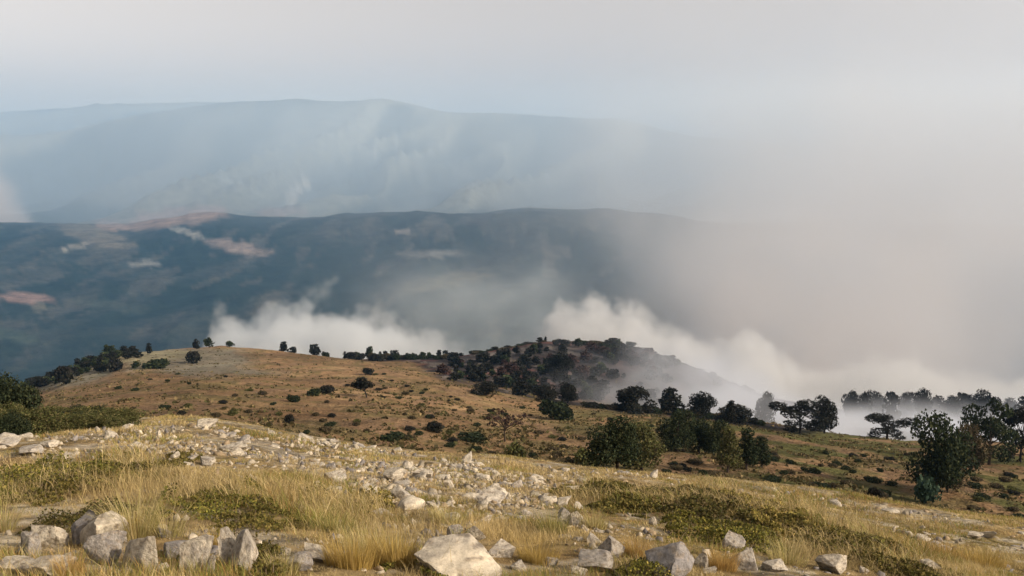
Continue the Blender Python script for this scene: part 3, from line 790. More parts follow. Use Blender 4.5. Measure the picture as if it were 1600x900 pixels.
def big_rock(px, py, w, h, label, tone=0.0, seed=0, depth=0.8, rot=0.0, tilt=0.0):
    """px, py: centre of the rock in the photograph; w, h its size there"""
    base = hit(px, min(py + h * 0.42, 960), 3.0, 26.0)
    dist = base[1] * CP - base[2] * SP
    k = dist / F_PX
    v, f = rock_arrays(seed, 4, 13, 0.09)
    c = rock_colour(v, seed, tone)
    me = mesh_np("boulder", v, f.ravel(), 3, c)
    me.materials.append(rock_m)
    o = link("boulder", me, None, None, None, label, "rock")
    o.scale = (w * k / 2, w * k / 2 * depth, h * k * 0.62)
    o.rotation_euler = (R(tilt), R(tilt * 0.7), R(rot))
    o.location = (base[0], base[1] + w * k * 0.2, base[2] + h * k * 0.27)
    return o
BR = [
 (152, 826, 78, 58, "large pale boulder with a rounded sunlit top behind the left front rocks", 0.0, 343, .9, 60, 0),
 (122, 832, 50, 44, "dark grey shaded rock leaning on the left of the large pale boulder", 0.9, 302, .7, 20, 0),  # grey tone paints the shaded left side of the pale boulder
 (160, 862, 50, 50, "small bluish grey rock below the large pale boulder", 0.7, 303, .7, 0, 0),
 (218, 868, 76, 66, "broad upright pale slab at the bottom left of the picture", 0.15, 304, .5, -8, 8),
 (76, 838, 50, 46, "pale wedge shaped rock left of the large pale boulder", 0.05, 305, .8, 30, 10),
 (50, 850, 36, 50, "reddish brown rock under the pale wedge shaped one", 0.5, 306, .7, 0, 0),
 (14, 884, 60, 26, "low pale slab in the bottom left corner", 0.1, 307, .8, 0, 0),
 (62, 893, 74, 20, "flat stone on the bottom edge right of the corner slab", 0.1, 308, .8, 12, 0),
 (303, 868, 48, 54, "pale upright rock with a grey left side right of the broad slab", 0.15, 309, .8, 15, 0),
 (272, 862, 44, 26, "grey flat rock between the broad slab and the pale upright rock", 0.75, 310, .8, 0, 0),
 (328, 884, 18, 34, "thin pale standing stone right of the upright rock", 0.2, 311, .7, 0, 0),
 (360, 862, 30, 56, "left half of the split pale rock near the bottom left", 0.15, 312, .8, 0, 0),
 (384, 866, 38, 62, "right half of the split pale rock near the bottom left", 0.25, 313, .8, 40, 8),
 (486, 868, 56, 22, "flat ledge stone with a pale top left of the golden grass", 0.15, 314, .8, 0, 0),
 (470, 884, 34, 26, "grey stone under the pale topped ledge", 0.7, 315, .8, 0, 0),
 (724, 874, 136, 62, "largest pale boulder at the bottom centre of the picture", 0.0, 316, .8, 12, 6),
 (680, 868, 40, 44, "dark shaded rock on the left end of the largest boulder", 0.8, 317, .8, 0, 0),  # shade on the boulder's left end is put into this grey tone
 (738, 840, 34, 28, "pale pointed rock standing behind the largest boulder", 0.05, 318, .8, 0, 12),
 (708, 838, 26, 24, "grey rock left of the pointed one behind the largest boulder", 0.6, 319, .8, 0, 0),
 (785, 862, 44, 26, "low stone behind the right end of the largest boulder", 0.3, 320, .8, 0, 0),
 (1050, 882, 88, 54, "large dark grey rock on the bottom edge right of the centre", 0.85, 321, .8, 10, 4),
 (1094, 876, 22, 34, "pale chip against the right side of the large dark grey rock", 0.1, 322, .8, 0, 0),
 (940, 886, 62, 24, "grey low rock on the bottom edge left of the large dark grey rock", 0.6, 323, .8, 0, 0),
 (956, 862, 36, 34, "brownish grey rock left of the orange grass tuft", 0.5, 324, .8, 0, 0),
 (1140, 852, 44, 22, "grey flat rock at the lower edge of the right shrub mat", 0.6, 325, .8, 0, 0),
 (1170, 878, 46, 36, "grey rock with a pale right edge near the bottom", 0.5, 326, .8, 12, 0),
 (1212, 889, 40, 20, "small pinkish stone right of the grey rock with a pale edge", 0.3, 327, .8, 0, 0),
 (1306, 888, 46, 24, "pale angular stone at the bottom edge under the right shrub mat", 0.15, 328, .8, 0, 0),
 (1450, 888, 34, 14, "last small pale stone along the bottom edge at the right", 0.1, 329, .8, 0, 0),
 (898, 812, 22, 24, "pale upright rock in front of the left end of the right shrub mat", 0.1, 330, .8, 0, 0),
 (880, 808, 20, 14, "grey rock touching the left of the pale upright rock", 0.6, 331, .8, 0, 0),
 (1022, 820, 14, 14, "tiny pale rock between the two right shrub mats", 0.1, 332, .8, 0, 0),
 (906, 846, 18, 8, "thin pinkish flat stone in the dry grass", 0.2, 333, .8, 0, 0),
 (4, 690, 46, 18, "pale outcrop cut by the left picture edge above the shrubs", 0.25, 334, 1.2, 0, 0),
 (74, 694, 30, 11, "low pale stone right of the outcrop at the left edge", 0.1, 351, 1.0, 20, 0),
 (30, 684, 34, 10, "thin pale stone behind the outcrop at the left edge", 0.15, 352, 1.0, 0, 0),
 (42, 704, 44, 18, "grey stone joined to the right of the outcrop at the left edge", 0.4, 335, 1.0, 0, 0),
 (316, 663, 44, 12, "pale flat stone lying on the crest at the upper left", 0.0, 336, 1.0, 8, 0),
 (247, 679, 12, 16, "white upright stone below the crest at the left", 0.0, 337, .8, 0, 0),
 (514, 728, 22, 14, "dark grey stone in the rubble below the crest at the centre left", 0.8, 338, .8, 0, 0),
 (522, 746, 40, 20, "wide pale grey stone under the dark one at the centre left", 0.3, 339, .8, 0, 0),
 (612, 744, 44, 20, "broad pale stone in the middle of the rubble field", 0.1, 340, .8, 0, 0),
 (660, 742, 34, 18, "reddish pale stone right of the broad one in the rubble field", 0.2, 341, .8, 0, 0),
 (622, 772, 40, 24, "rugged grey white stone below the broad one in the rubble field", 0.3, 342, .8, 0, 0),
 (700, 754, 20, 20, "upright pale stone at the right of the rubble field", 0.05, 343, .8, 0, 0),
 (760, 778, 60, 24, "low lilac grey outcrop right of the rubble field", 0.35, 344, .9, 0, 0),
 (732, 722, 18, 9, "small pale stone near the crest at the centre", 0.05, 345, .8, 0, 0),
 (365, 700, 50, 12, "thin pale ledge stone in the upper left grass", 0.05, 346, .9, 0, 0),
 (318, 722, 34, 14, "pinkish grey ledge stone above the left shrubs", 0.3, 347, .9, 0, 0),
 (1252, 786, 24, 10, "pale stone in the dry grass right of the dark shrub mat's top", 0.1, 348, .9, 0, 0),
 (1525, 842, 22, 10, "small white stone in the dry grass at the far right", 0.05, 349, .9, 0, 0),
]
for b in BR:
    g = 1.22 if b[1] > 800 else 1.0
    big_rock(b[0], b[1] - (4 if b[1] > 800 else 0), b[2] * g, b[3] * g, *b[4:])

rx_ = np.random.default_rng(77)
for i, (px_, py_, w_, h_) in enumerate([(100, 878, 30, 18), (182, 842, 26, 18), (248, 888, 40, 18), (340, 846, 22, 14), (410, 888, 34, 18), (30, 862, 26, 16), (444, 862, 20, 12), (655, 848, 18, 12), (812, 886, 34, 16), (862, 880, 26, 14), (900, 892, 36, 14), (985, 890, 24, 12), (1110, 892, 26, 12), (1350, 892, 24, 10), (690, 800, 26, 14), (760, 812, 30, 16), (590, 800, 24, 12), (820, 800, 22, 12)]):
    side_ = ["grass by the left front boulders", "dry grass at the bottom centre", "grass near the dark grey bottom rock", "straw between the rubble and the centre boulder"][0 if px_ < 460 else 3 if py_ < 830 else 1 if px_ < 880 else 2]
    o = big_rock(px_, py_, w_, h_, "half buried pale stone in the " + side_, float(rx_.random() * .5), 360 + i, .9, float(rx_.random() * 90), 0)
    o["group"] = "half buried stones in the " + side_

RV = []
for i in range(10):
    v, f = rock_arrays(400 + i, 2, 13, 0.22)
    me = mesh_np("rock", v, f.ravel(), 3, rock_colour(v, 400 + i, [0, .1, .25, .5, .05, .15, .7, .1, .3, 0][i]))
    me.materials.append(rock_m); RV.append(me)

def rubble_weight(px, py):
    cr = np.interp(px, PX, crest)
    w = 0.25 + 0 * px
    w = w + 1.15 * np.exp(-((px - 640) / 150) ** 2 - ((py - 755) / 34) ** 2)
    w = w + 0.55 * np.exp(-((px - 300) / 190) ** 2 - ((py - 700) / 24) ** 2)
    w = w + 0.8 * np.exp(-((px - 760) / 110) ** 2 - ((py - 800) / 40) ** 2)
    w = w + 0.5 * np.exp(-((px - 960) / 110) ** 2 - ((py - 850) / 40) ** 2)
    w = w + 0.4 * np.exp(-((px - 330) / 120) ** 2 - ((py - 870) / 30) ** 2)
    w = np.where(px > 1150, w * 0.45, w)
    return w * (py > cr + 2)

MATS = [  # centre px, py, half width px, rows top/bottom, height m, palette, label
 (60, 762, 120, 722, 812, 0.34, 0, "big olive green shrub mat at the left edge above the pale boulders"),
 (205, 748, 60, 712, 790, 0.26, 2, "brownish shrub patch between the two left green shrub mats"),
 (340, 785, 80, 750, 828, 0.36, 0, "dense olive shrub mat behind the tall grass tuft"),
 (455, 800, 75, 756, 852, 0.32, 2, "dark brown green shrub mat left of the golden grass"),
 (560, 795, 55, 768, 822, 0.22, 1, "loose pale green shrub patch above the golden grass"),
 (130, 812, 70, 795, 840, 0.24, 3, "dark brown low shrub around the large pale boulder"),
 (960, 778, 90, 752, 808, 0.26, 2, "left part of the long dark shrub mat on the right slope"),
 (1080, 790, 105, 760, 822, 0.28, 3, "middle part of the long dark shrub mat on the right slope"),
 (1210, 812, 95, 780, 850, 0.26, 1, "olive shrub mat running down from the long dark one"),
 (1120, 838, 90, 812, 862, 0.24, 0, "lower green shrub mat behind the dark grey bottom rocks"),
 (1300, 850, 95, 818, 892, 0.26, 2, "brown green shrub mat at the lower right"),
 (1385, 874, 75, 850, 905, 0.2, 3, "darkest tip of the shrub mats at the bottom right"),
 (120, 655, 90, 642, 668, 0.4, 1, "yellow green shrub bank along the crest at the left"),
 (660, 885, 60, 868, 915, 0.2, 0, "grey green low shrub left under the largest boulder"),
 (1010, 893, 50, 875, 920, 0.18, 0, "green tuft of shrub at the foot of the dark grey rock"),
 (425, 878, 50, 860, 905, 0.2, 2, "reddish brown low shrub right of the split pale rock"),
]
def mat_mask(px, py):
    m_ = np.zeros_like(px)
    for cx, cy, hw, t0, t1, *_ in MATS:
        m_ = np.maximum(m_, 1 - sstep(0.75, 1.05, np.sqrt(((px - cx) / hw) ** 2 + ((py - (t0 + t1) / 2) / ((t1 - t0) / 2)) ** 2)))
    return m_

# scattered stones: the larger 240 are things, the rest one mass of rubble
def near_pick(N, seed, wfun, ymin=5.5, ymax=27.5, power=1.0):
    r = np.random.default_rng(seed)
    out = []
    while sum(len(o) for o in out) < N:
        k = N * 3
        u = r.uniform(-0.66, 0.66, k)
        Y = np.sqrt(r.uniform(ymin ** 2, ymax ** 2, k)) if power == 1.0 else ymin + (ymax - ymin) * r.random(k)
        X = u * Y
        Z = H(X, Y)
        px, py = project(X, Y, Z)
        keep = r.random(k) < wfun(px, py, X, Y)
        out.append(np.stack([X, Y, Z, px, py], 1)[keep])
    return np.vstack(out)[:N]
wr = lambda px, py, X, Y: np.clip(rubble_weight(px, py) / 1.6, 0, 1) * sstep(0.40, 0.62, fbm(X / 1.1, Y / 1.1, 3, 61) + 0.1 * rubble_weight(px, py)) * (1 - 0.85 * mat_mask(px, py))
pk = near_pick(240, 5, wr)
r = np.random.default_rng(6)
for i, q in enumerate(pk):
    o = link("rock", RV[i % 10], None, None, None, "loose limestone piece lying in the dry grass of the near slope", "rock", "limestone pieces strewn over the near slope")
    s = 0.05 + 0.15 * r.random() ** 2.4
    s *= 0.8 + q[1] / 40
    o.scale = (s * (1 + .5 * r.random()), s * (.8 + .4 * r.random()), s * (.4 + .3 * r.random()))
    o.rotation_euler = (r.normal() * .3, r.normal() * .3, r.random() * 6.28)
    o.location = (q[0], q[1], q[2] + s * 0.02)

NB = 9000
pk = near_pick(NB, 8, wr)
v0, f0 = ICO[0]
r = np.random.default_rng(9)
lib = []
for i in range(8):
    v, f = rock_arrays(500 + i, 0, 4, 0.5); lib.append(v)
lib = np.array(lib)
vs = lib[r.integers(0, 8, NB)]
s = (0.010 + 0.06 * r.random(NB) ** 3.0) * (0.7 + pk[:, 1] / 30)
qn = r.normal(size=(NB, 4)); qn[:, 0] += 0.6; qn /= np.linalg.norm(qn, axis=1)[:, None]      # any tilt: broken pieces, not pebbles
w_, x_, y_, z_ = qn.T
RM = np.stack([np.stack([1 - 2 * (y_ * y_ + z_ * z_), 2 * (x_ * y_ - z_ * w_), 2 * (x_ * z_ + y_ * w_)], 1),
               np.stack([2 * (x_ * y_ + z_ * w_), 1 - 2 * (x_ * x_ + z_ * z_), 2 * (y_ * z_ - x_ * w_)], 1),
               np.stack([2 * (x_ * z_ - y_ * w_), 2 * (y_ * z_ + x_ * w_), 1 - 2 * (x_ * x_ + y_ * y_)], 1)], 1)
vs = vs * np.stack([1 + .8 * r.random(NB), .7 + .5 * r.random(NB), .3 + .3 * r.random(NB)], 1)[:, None, :]
vs = np.einsum('nij,nkj->nki', RM, vs) * s[:, None, None]
vx, vy, vz = vs[:, :, 0], vs[:, :, 1], vs[:, :, 2]
VV = np.stack([vx + pk[:, 0:1], vy + pk[:, 1:2], vz + pk[:, 2:3] - 0.10 * s[:, None]], 2).reshape(-1, 3)
FF = (f0[None] + (np.arange(NB) * len(v0))[:, None, None]).reshape(-1)
tones = np.array([(0.42, 0.36, 0.27), (0.34, 0.29, 0.22), (0.22, 0.20, 0.19), (0.50, 0.43, 0.33), (0.33, 0.25, 0.16)])
cl = np.repeat(tones[r.integers(0, 5, NB)] * (0.75 + .4 * r.random(NB))[:, None], len(v0), axis=0)
link("rubble", mesh_np("rubble", VV, FF, 3, cl), rock_m, kind="stuff")

# ------------------------------------------------------------------ grass
def blades(P, height, width, lean, cols, seed, bend=0.5):
    r = np.random.default_rng(seed); N = len(P)
    an = r.random(N) * 6.283; d = np.stack([np.cos(an), np.sin(an), 0 * an], 1)
    wdir = np.stack([-np.sin(an + r.normal(size=N) * .8), np.cos(an + r.normal(size=N) * .8), 0 * an], 1)
    L = lean * (0.4 + 0.9 * r.random(N))
    h = height[:, None]; w = (width * (0.7 + .6 * r.random(N)))[:, None]
    up = np.array([0, 0, 1.0])[None]
    m1 = P + up * h * 0.5 + d * (L * height)[:, None] * 0.3
    tip = P + up * h * (1 - 0.25 * L[:, None] ** 2) + d * (L * height)[:, None] * (0.6 + bend)
    V = np.stack([P - wdir * w / 2, P + wdir * w / 2, m1 + wdir * w * .4, m1 - wdir * w * .4, tip], 1).reshape(-1, 3)
    b = np.arange(N)[:, None] * 5
    q = b + np.array([[0, 1, 2, 3]]); t = b + np.array([[3, 2, 4]])
    F = np.concatenate([q, t], 1).ravel()
    lp = np.tile([4, 3], N)
    return V, F, lp, np.repeat(cols, 5, axis=0)
STRAW = np.array([(0.52, 0.40, 0.19), (0.46, 0.35, 0.16), (0.58, 0.46, 0.25), (0.38, 0.29, 0.11), (0.27, 0.255, 0.065), (0.42, 0.265, 0.095), (0.22, 0.23, 0.055)])
grass_m = mat_attr("dry_grass", rough=0.8, scale=0.6, amount=0.25, translucent=0.3, spec=0.2)

def build_grass(N, seed, ymin, ymax, hmean, wmul, wf, name, pal=STRAW, lean=0.55, clump=0.0):
    pk = near_pick(N, seed, wf, ymin, ymax)
    r = np.random.default_rng(seed + 1)
    patch = fbm(pk[:, 0] / 1.6, pk[:, 1] / 1.6, 3, 71)
    hh = hmean * (0.4 + 1.0 * r.random(N) ** 1.4) * (0.35 + 1.5 * sstep(0.35, 0.68, patch))
    ww = np.maximum(0.0035, pk[:, 1] * 0.00042) * wmul
    idx = (sstep(0.3, 0.7, fbm(pk[:, 0] / 1.1 + 9, pk[:, 1] / 1.1, 3, 72)) * 5 + r.normal(size=N) * 1.3 + .5).clip(0, len(pal) - 1).astype(int)
    cols = pal[idx] * (0.7 + .5 * r.random(N))[:, None]
    V, F, lp, c = blades(pk[:, :3] - np.array([0, 0, 0.01]), hh, ww, np.full(N, lean), cols, seed + 2)
    link(name, mesh_np(name, V, F, lp, c), grass_m, kind="stuff")
gw = lambda px, py, X, Y: (0.45 + 0.55 * sstep(0.36, 0.6, fbm(X / 0.9, Y / 0.9, 3, 73))) * (1 - 0.15 * mat_mask(px, py)) * np.clip(1.1 - 0.1 * rubble_weight(px, py), .6, 1) * (px > -80) * (px < 1680) * (py < 960)
build_grass(170000, 21, 5.5, 14, 0.080, 1.0, gw, "dry_grass")
build_grass(200000, 25, 13, 29, 0.058, 1.05, gw, "dry_grass")
build_grass(26000, 29, 6.5, 27, 0.21, 1.3, lambda px, py, X, Y: np.clip(mat_mask(px, py), 0, 1) * (px > -60) * (px < 1660) * (py < 930), "dry_grass", lean=0.8)
# grass of the brown slope just beyond the crest is too far to see in blades

# tufts
def tuft(px, py, hpx, wpx, n, label, pal, seed, lean=0.7, ymax=26):
    b = hit(px, py, 3.0, ymax)
    k = (b[1] * CP - b[2] * SP) / F_PX
    r = np.random.default_rng(seed)
    P = np.zeros((n, 3)); rad = wpx * k / 2
    a_ = r.random(n) * 6.283; q = np.sqrt(r.random(n)) * rad * (0.55 + 0.5 * vnoise(a_ * 1.5, a_ * 0 + seed, seed))
    P[:, 0] = np.cos(a_) * q; P[:, 1] = np.sin(a_) * q * .8
    g = H(b[0] + P[:, 0], b[1] + P[:, 1]) - b[2]; P[:, 2] = g - .01
    pal = np.array(pal); cols = pal[r.integers(0, len(pal), n)] * (0.7 + .5 * r.random(n))[:, None]
    hh = hpx * k * (0.25 + 0.75 * r.random(n) ** 1.8)
    V, F, lp, c = blades(P, hh, np.full(n, max(0.0035, b[1] * .00040)), np.full(n, lean), cols, seed, 0.25)
    return link("grass_tuft", mesh_np("grass_tuft", V, F, lp, c), grass_m, None, tuple(b), label, "grass tuft")
GOLD = [(0.52, 0.37, 0.12), (0.48, 0.35, 0.12), (0.58, 0.42, 0.16), (0.42, 0.30, 0.08)]
PALE = [(0.55, 0.46, 0.24), (0.48, 0.40, 0.17), (0.40, 0.36, 0.12), (0.60, 0.48, 0.24)]
ORNG = [(0.50, 0.33, 0.12), (0.46, 0.31, 0.11), (0.56, 0.38, 0.14)]
OLV = [(0.30, 0.29, 0.10), (0.36, 0.31, 0.10), (0.24, 0.24, 0.08), (0.45, 0.36, 0.14)]
for i, a_ in enumerate([
 (212, 838, 96, 90, 900, "tall fan of pale grass stalks behind the broad upright slab", PALE, 1, .75),
 (196, 838, 50, 60, 900, "short golden tuft at the root of the tall grass fan", GOLD, 2, .5),
 (262, 838, 80, 60, 350, "thin tall stalks leaning right beside the grass fan", PALE, 3, .9),
 (550, 886, 66, 90, 1500, "thick golden grass left half of the bottom centre patch", GOLD, 4, .45),
 (618, 882, 66, 90, 1500, "thick golden grass right half of the bottom centre patch", GOLD, 5, .45),
 (585, 862, 54, 120, 900, "paler golden grass at the back of the bottom centre patch", PALE, 6, .45),
 (995, 872, 48, 46, 900, "orange grass tuft left above the large dark grey rock", ORNG, 7, .5),
 (1130, 890, 46, 56, 900, "orange yellow grass right of the large dark grey rock", ORNG, 8, .5),
 (862, 836, 60, 50, 500, "yellow green tuft left of the pale upright rock", OLV, 9, .5),
 (840, 880, 52, 70, 800, "dry tawny grass between the largest boulder and the low grey rock", GOLD, 10, .5),
 (440, 896, 50, 60, 500, "straw coloured grass over the bottom edge left of the centre", PALE, 11, .6),
 (110, 900, 50, 60, 600, "rusty dry grass between the left front rocks", ORNG, 12, .5),
 (340, 852, 36, 40, 400, "small golden tuft between the upright and the split rock", GOLD, 13, .5),
 (5, 830, 90, 40, 300, "pale stalks leaning in at the left picture edge", PALE, 14, .9),
 (520, 830, 50, 80, 500, "sparse olive stalks at the right side of the dark brown shrub", OLV, 15, .7),
 (700, 820, 44, 60, 500, "straw tuft above the largest boulder", PALE, 16, .5),
 (930, 825, 40, 50, 400, "straw coloured tuft right of the pale upright rock", PALE, 17, .6),
 (1230, 880, 56, 60, 500, "pale stalks in front of the brown green shrub mat", PALE, 18, .7),
 (1400, 860, 40, 70, 500, "yellow tuft beyond the darkest tip of the shrub mats", GOLD, 19, .5),
 (1540, 885, 40, 90, 800, "golden dry grass in the bottom right corner", GOLD, 20, .5),
 (1480, 870, 34, 90, 700, "amber dry grass left of the bottom right corner", ORNG, 21, .5),
 (600, 715, 12, 60, 300, "yellow green grass strip on the crest at the centre left", OLV, 22, .5),
 (720, 850, 40, 26, 200, "few green stalks growing at the pointed rock", OLV, 23, .5)]):
    px_, py_, hp, wp, n_, lab, pal, sd_, ln = a_
    tuft(px_, py_, hp, wp, n_, lab, pal, 900 + sd_, ln)

# ------------------------------------------------------------------ shrub mats
MPAL = [
 np.array([(0.105, 0.105, 0.026), (0.14, 0.13, 0.035), (0.07, 0.075, 0.022), (0.18, 0.15, 0.05), (0.05, 0.05, 0.02)]),
 np.array([(0.16, 0.14, 0.045), (0.20, 0.17, 0.06), (0.11, 0.10, 0.035), (0.25, 0.19, 0.08)]),
 np.array([(0.095, 0.082, 0.028), (0.075, 0.075, 0.024), (0.11, 0.09, 0.034), (0.06, 0.055, 0.024), (0.13, 0.105, 0.042)]),
 np.array([(0.062, 0.058, 0.022), (0.075, 0.062, 0.027), (0.052, 0.056, 0.02), (0.095, 0.078, 0.034), (0.04, 0.036, 0.018)])]
mat_m = mat_attr("low_shrub_leaves", rough=0.8, scale=1.5, amount=0.3, translucent=0.15)
def shrub_mat(cx, cy, hw, t0, t1, hgt, pi_, label, seed):
    r = np.random.default_rng(seed)
    nearp, farp = hit(cx, min(t1, 940), 3, 27), hit(cx, t0 + 2, 3, 27)
    if farp[1] < nearp[1] + .5: farp = nearp + np.array([0, 2.0, 0])
    c = (nearp + farp) / 2
    k = (c[1] * CP - c[2] * SP) / F_PX
    rx = hw * k; ry = max((farp[1] - nearp[1]) / 2, 0.5)
    n = int(np.clip(rx * ry * 3.14 * 2600, 4000, 26000))
    a_ = r.random(n) * 6.283; q = np.sqrt(r.random(n))
    edge = 1 + 0.5 * (fbm(np.cos(a_) * 2 + seed, np.sin(a_) * 2, 3, seed) - .5)
    x = np.cos(a_) * q * rx * edge; y = np.sin(a_) * q * ry * edge
    X, Y = c[0] + x, c[1] + y
    gap = fbm(X / 0.45 + 3, Y / 0.6, 3, 84) + 0.10 * (1 - q)
    kp = gap > 0.40 + 0.05 * r.random(n)
    x, y, X, Y, q = x[kp], y[kp], X[kp], Y[kp], q[kp]; n = len(x)
    lump = fbm(X / 0.35, Y / 0.35, 3, 81) ; lump2 = fbm(X / 1.1, Y / 1.1, 2, 82)
    prof = np.sqrt(np.clip(1 - q ** 3, 0, 1)) * (0.15 + 1.35 * sstep(.28, .72, lump)) * (.5 + .9 * sstep(.3, .7, lump2)) * hgt * 0.52
    z = prof * (0.35 + 0.65 * r.random(n) ** .5)
    P = np.stack([x, y, H(X, Y) - c[2] + z], 1)
    sz = np.maximum(0.011, c[1] * 0.00125) * (0.6 + .9 * r.random(n))
    nn = np.tile(np.array([0.2, -0.3, 0.6]), (n, 1))
    tone = (fbm(X / 0.5 + 4, Y / 0.5, 3, 83))
    pal = MPAL[pi_] * np.array([1.35, 1.3, 1.0])
    me = leaf_cloud("leaves", P, sz, nn, pal, 0.35, seed)
    me.materials.append(mat_m)
    o = bpy.data.objects.new("shrub_mat", None); COL.objects.link(o); o.location = c; o.empty_display_size = .2
    o["label"] = label; o["category"] = "shrub"
    link("foliage", me, None, o)
    # woody twigs poking through
    m2 = max(60, n // 30)
    j = r.integers(0, n, m2)
    B = P[j].copy(); B[:, 2] = H(X[j], Y[j]) - c[2]
    cols = np.tile(np.array((0.14, 0.105, 0.08)), (m2, 1)) * (.6 + .8 * r.random(m2))[:, None]
    V, F, lp, cc_ = blades(B, prof[j] * (1.1 + .5 * r.random(m2)) + .04, np.full(m2, max(.005, c[1] * .0005)), np.full(m2, .5), cols, seed + 1, 0)
    t = mesh_np("twigs", V, F, lp, cc_); t.materials.append(bark_m)
    link("twigs", t, None, o, kind="stuff")
for i, mt_ in enumerate(MATS): shrub_mat(*mt_, 700 + i)

# ------------------------------------------------------------------ low scrub and tussocks of the slope beyond the crest (uncountable)
r = np.random.default_rng(33)
Nt = 15000
Ys = 45 * (400 / 45.) ** r.random(Nt * 3); us = r.uniform(-0.7, 0.7, Nt * 3)
Xs = us * Ys; Zs = H(Xs, Ys); pxs, pys = project(Xs, Ys, Zs)
wgt = (0.10 + 1.1 * sstep(0.46, 0.58, fbm(Xs / 6, Ys / 9, 3, 91))) * (0.35 + 0.65 * sstep(400, 1000, pxs))
kk = np.where(r.random(Nt * 3) < wgt)[0][:Nt]
Xs, Ys, Zs, pxs = Xs[kk], Ys[kk], Zs[kk], pxs[kk]; Nt = len(kk)
clus = 5
P = np.repeat(np.stack([Xs, Ys, Zs], 1), clus, axis=0)
s = np.repeat(0.06 + 0.20 * r.random(Nt) ** 2.5 + Ys * .0003, clus)
P = P + r.normal(size=P.shape) * np.array([1.3, 1.0, 0.35]) * s[:, None] * .8 + np.array([0, 0, 1]) * s[:, None] * .4
pal = [(0.12, 0.095, 0.045), (0.15, 0.115, 0.055), (0.085, 0.08, 0.032), (0.20, 0.15, 0.075), (0.07, 0.06, 0.03)]
link("tussocks", leaf_cloud("tussocks", P, s, np.tile([0, 0, 1.0], (len(P), 1)), pal, 0.3, 5), leaf_m, kind="stuff")

# ------------------------------------------------------------------ haze and smoke
def vol_mat(name, color, density=1.0, attr=None, aniso=0.0):
    m = bpy.data.materials.new(name); m.use_nodes = True
    n, l = m.node_tree.nodes, m.node_tree.links
    n.remove(n["Principled BSDF"])
    v = n.new("ShaderNodeVolumePrincipled")
    v.inputs["Color"].default_value = (*color, 1)
    v.inputs["Density"].default_value = density
    v.inputs["Anisotropy"].default_value = aniso
    if not attr: v.inputs["Density Attribute"].default_value = ""
    l.new(v.outputs[0], n["Material Output"].inputs["Volume"])
    return m

HAZE_DENSITY = 0.000055
hi = 820.0
zmin = float(GZ.min()) - 30
hb = bpy.data.meshes.new("haze")
S = 34000.0
hb.from_pydata([(x, y, z) for z in (zmin, hi) for y in (-S, S) for x in (-S, S)], [], [(0, 2, 3, 1), (4, 5, 7, 6), (0, 1, 5, 4), (2, 6, 7, 3), (0, 4, 6, 2), (1, 3, 7, 5)])
hm = vol_mat("hazy_air", (0.25, 0.56, 1.0), HAZE_DENSITY)
link("haze", hb, hm, kind="stuff")

class E:      # tiny expression builder for geometry-node fields
    def __init__(s, tree, sock): s.t, s.k = tree, sock
    def _b(s, op, o, rev=False):
        nd = s.t.nodes.new("ShaderNodeMath"); nd.operation = op
        a, b = (s, o) if not rev else (o, s)
        for i, v in enumerate((a, b)):
            if isinstance(v, E): s.t.links.new(v.k, nd.inputs[i])
            elif v is not None: nd.inputs[i].default_value = v
        return E(s.t, nd.outputs[0])
    def __add__(s, o): return s._b('ADD', o)
    __radd__ = __add__
    def __sub__(s, o): return s._b('SUBTRACT', o)
    def __rsub__(s, o): return s._b('SUBTRACT', o, True)
    def __mul__(s, o): return s._b('MULTIPLY', o)
    __rmul__ = __mul__
    def __truediv__(s, o): return s._b('DIVIDE', o)
    def max(s, o): return s._b('MAXIMUM', o)
    def min(s, o): return s._b('MINIMUM', o)
    def abs(s): return s._b('ABSOLUTE', None)
    def pow(s, o): return s._b('POWER', o)
    def step(s, a, b):
        nd = s.t.nodes.new("ShaderNodeMapRange"); nd.interpolation_type = 'SMOOTHSTEP'
        s.t.links.new(s.k, nd.inputs[0]); nd.inputs[1].default_value = a; nd.inputs[2].default_value = b
        return E(s.t, nd.outputs[0])
    def curve(s, pts):
        xs = [q[0] for q in pts]; ys = [q[1] for q in pts]
        x0, x1, y0, y1 = min(xs), max(xs), min(ys), max(ys)
        if y1 - y0 < 1e-6: y1 = y0 + 1
        mr = s.t.nodes.new("ShaderNodeMapRange"); s.t.links.new(s.k, mr.inputs[0]); mr.inputs[1].default_value = x0; mr.inputs[2].default_value = x1
        nd = s.t.nodes.new("ShaderNodeFloatCurve"); s.t.links.new(mr.outputs[0], nd.inputs["Value"])
        c = nd.mapping.curves[0]
        nrm = [((a - x0) / (x1 - x0), (b - y0) / (y1 - y0)) for a, b in pts]
        c.points[0].location = nrm[0]; c.points[-1].location = nrm[-1]
        for q in nrm[1:-1]: c.points.new(*q)
        for q in c.points: q.handle_type = 'AUTO_CLAMPED'
        nd.mapping.update()
        return E(s.t, nd.outputs[0]) * (y1 - y0) + y0

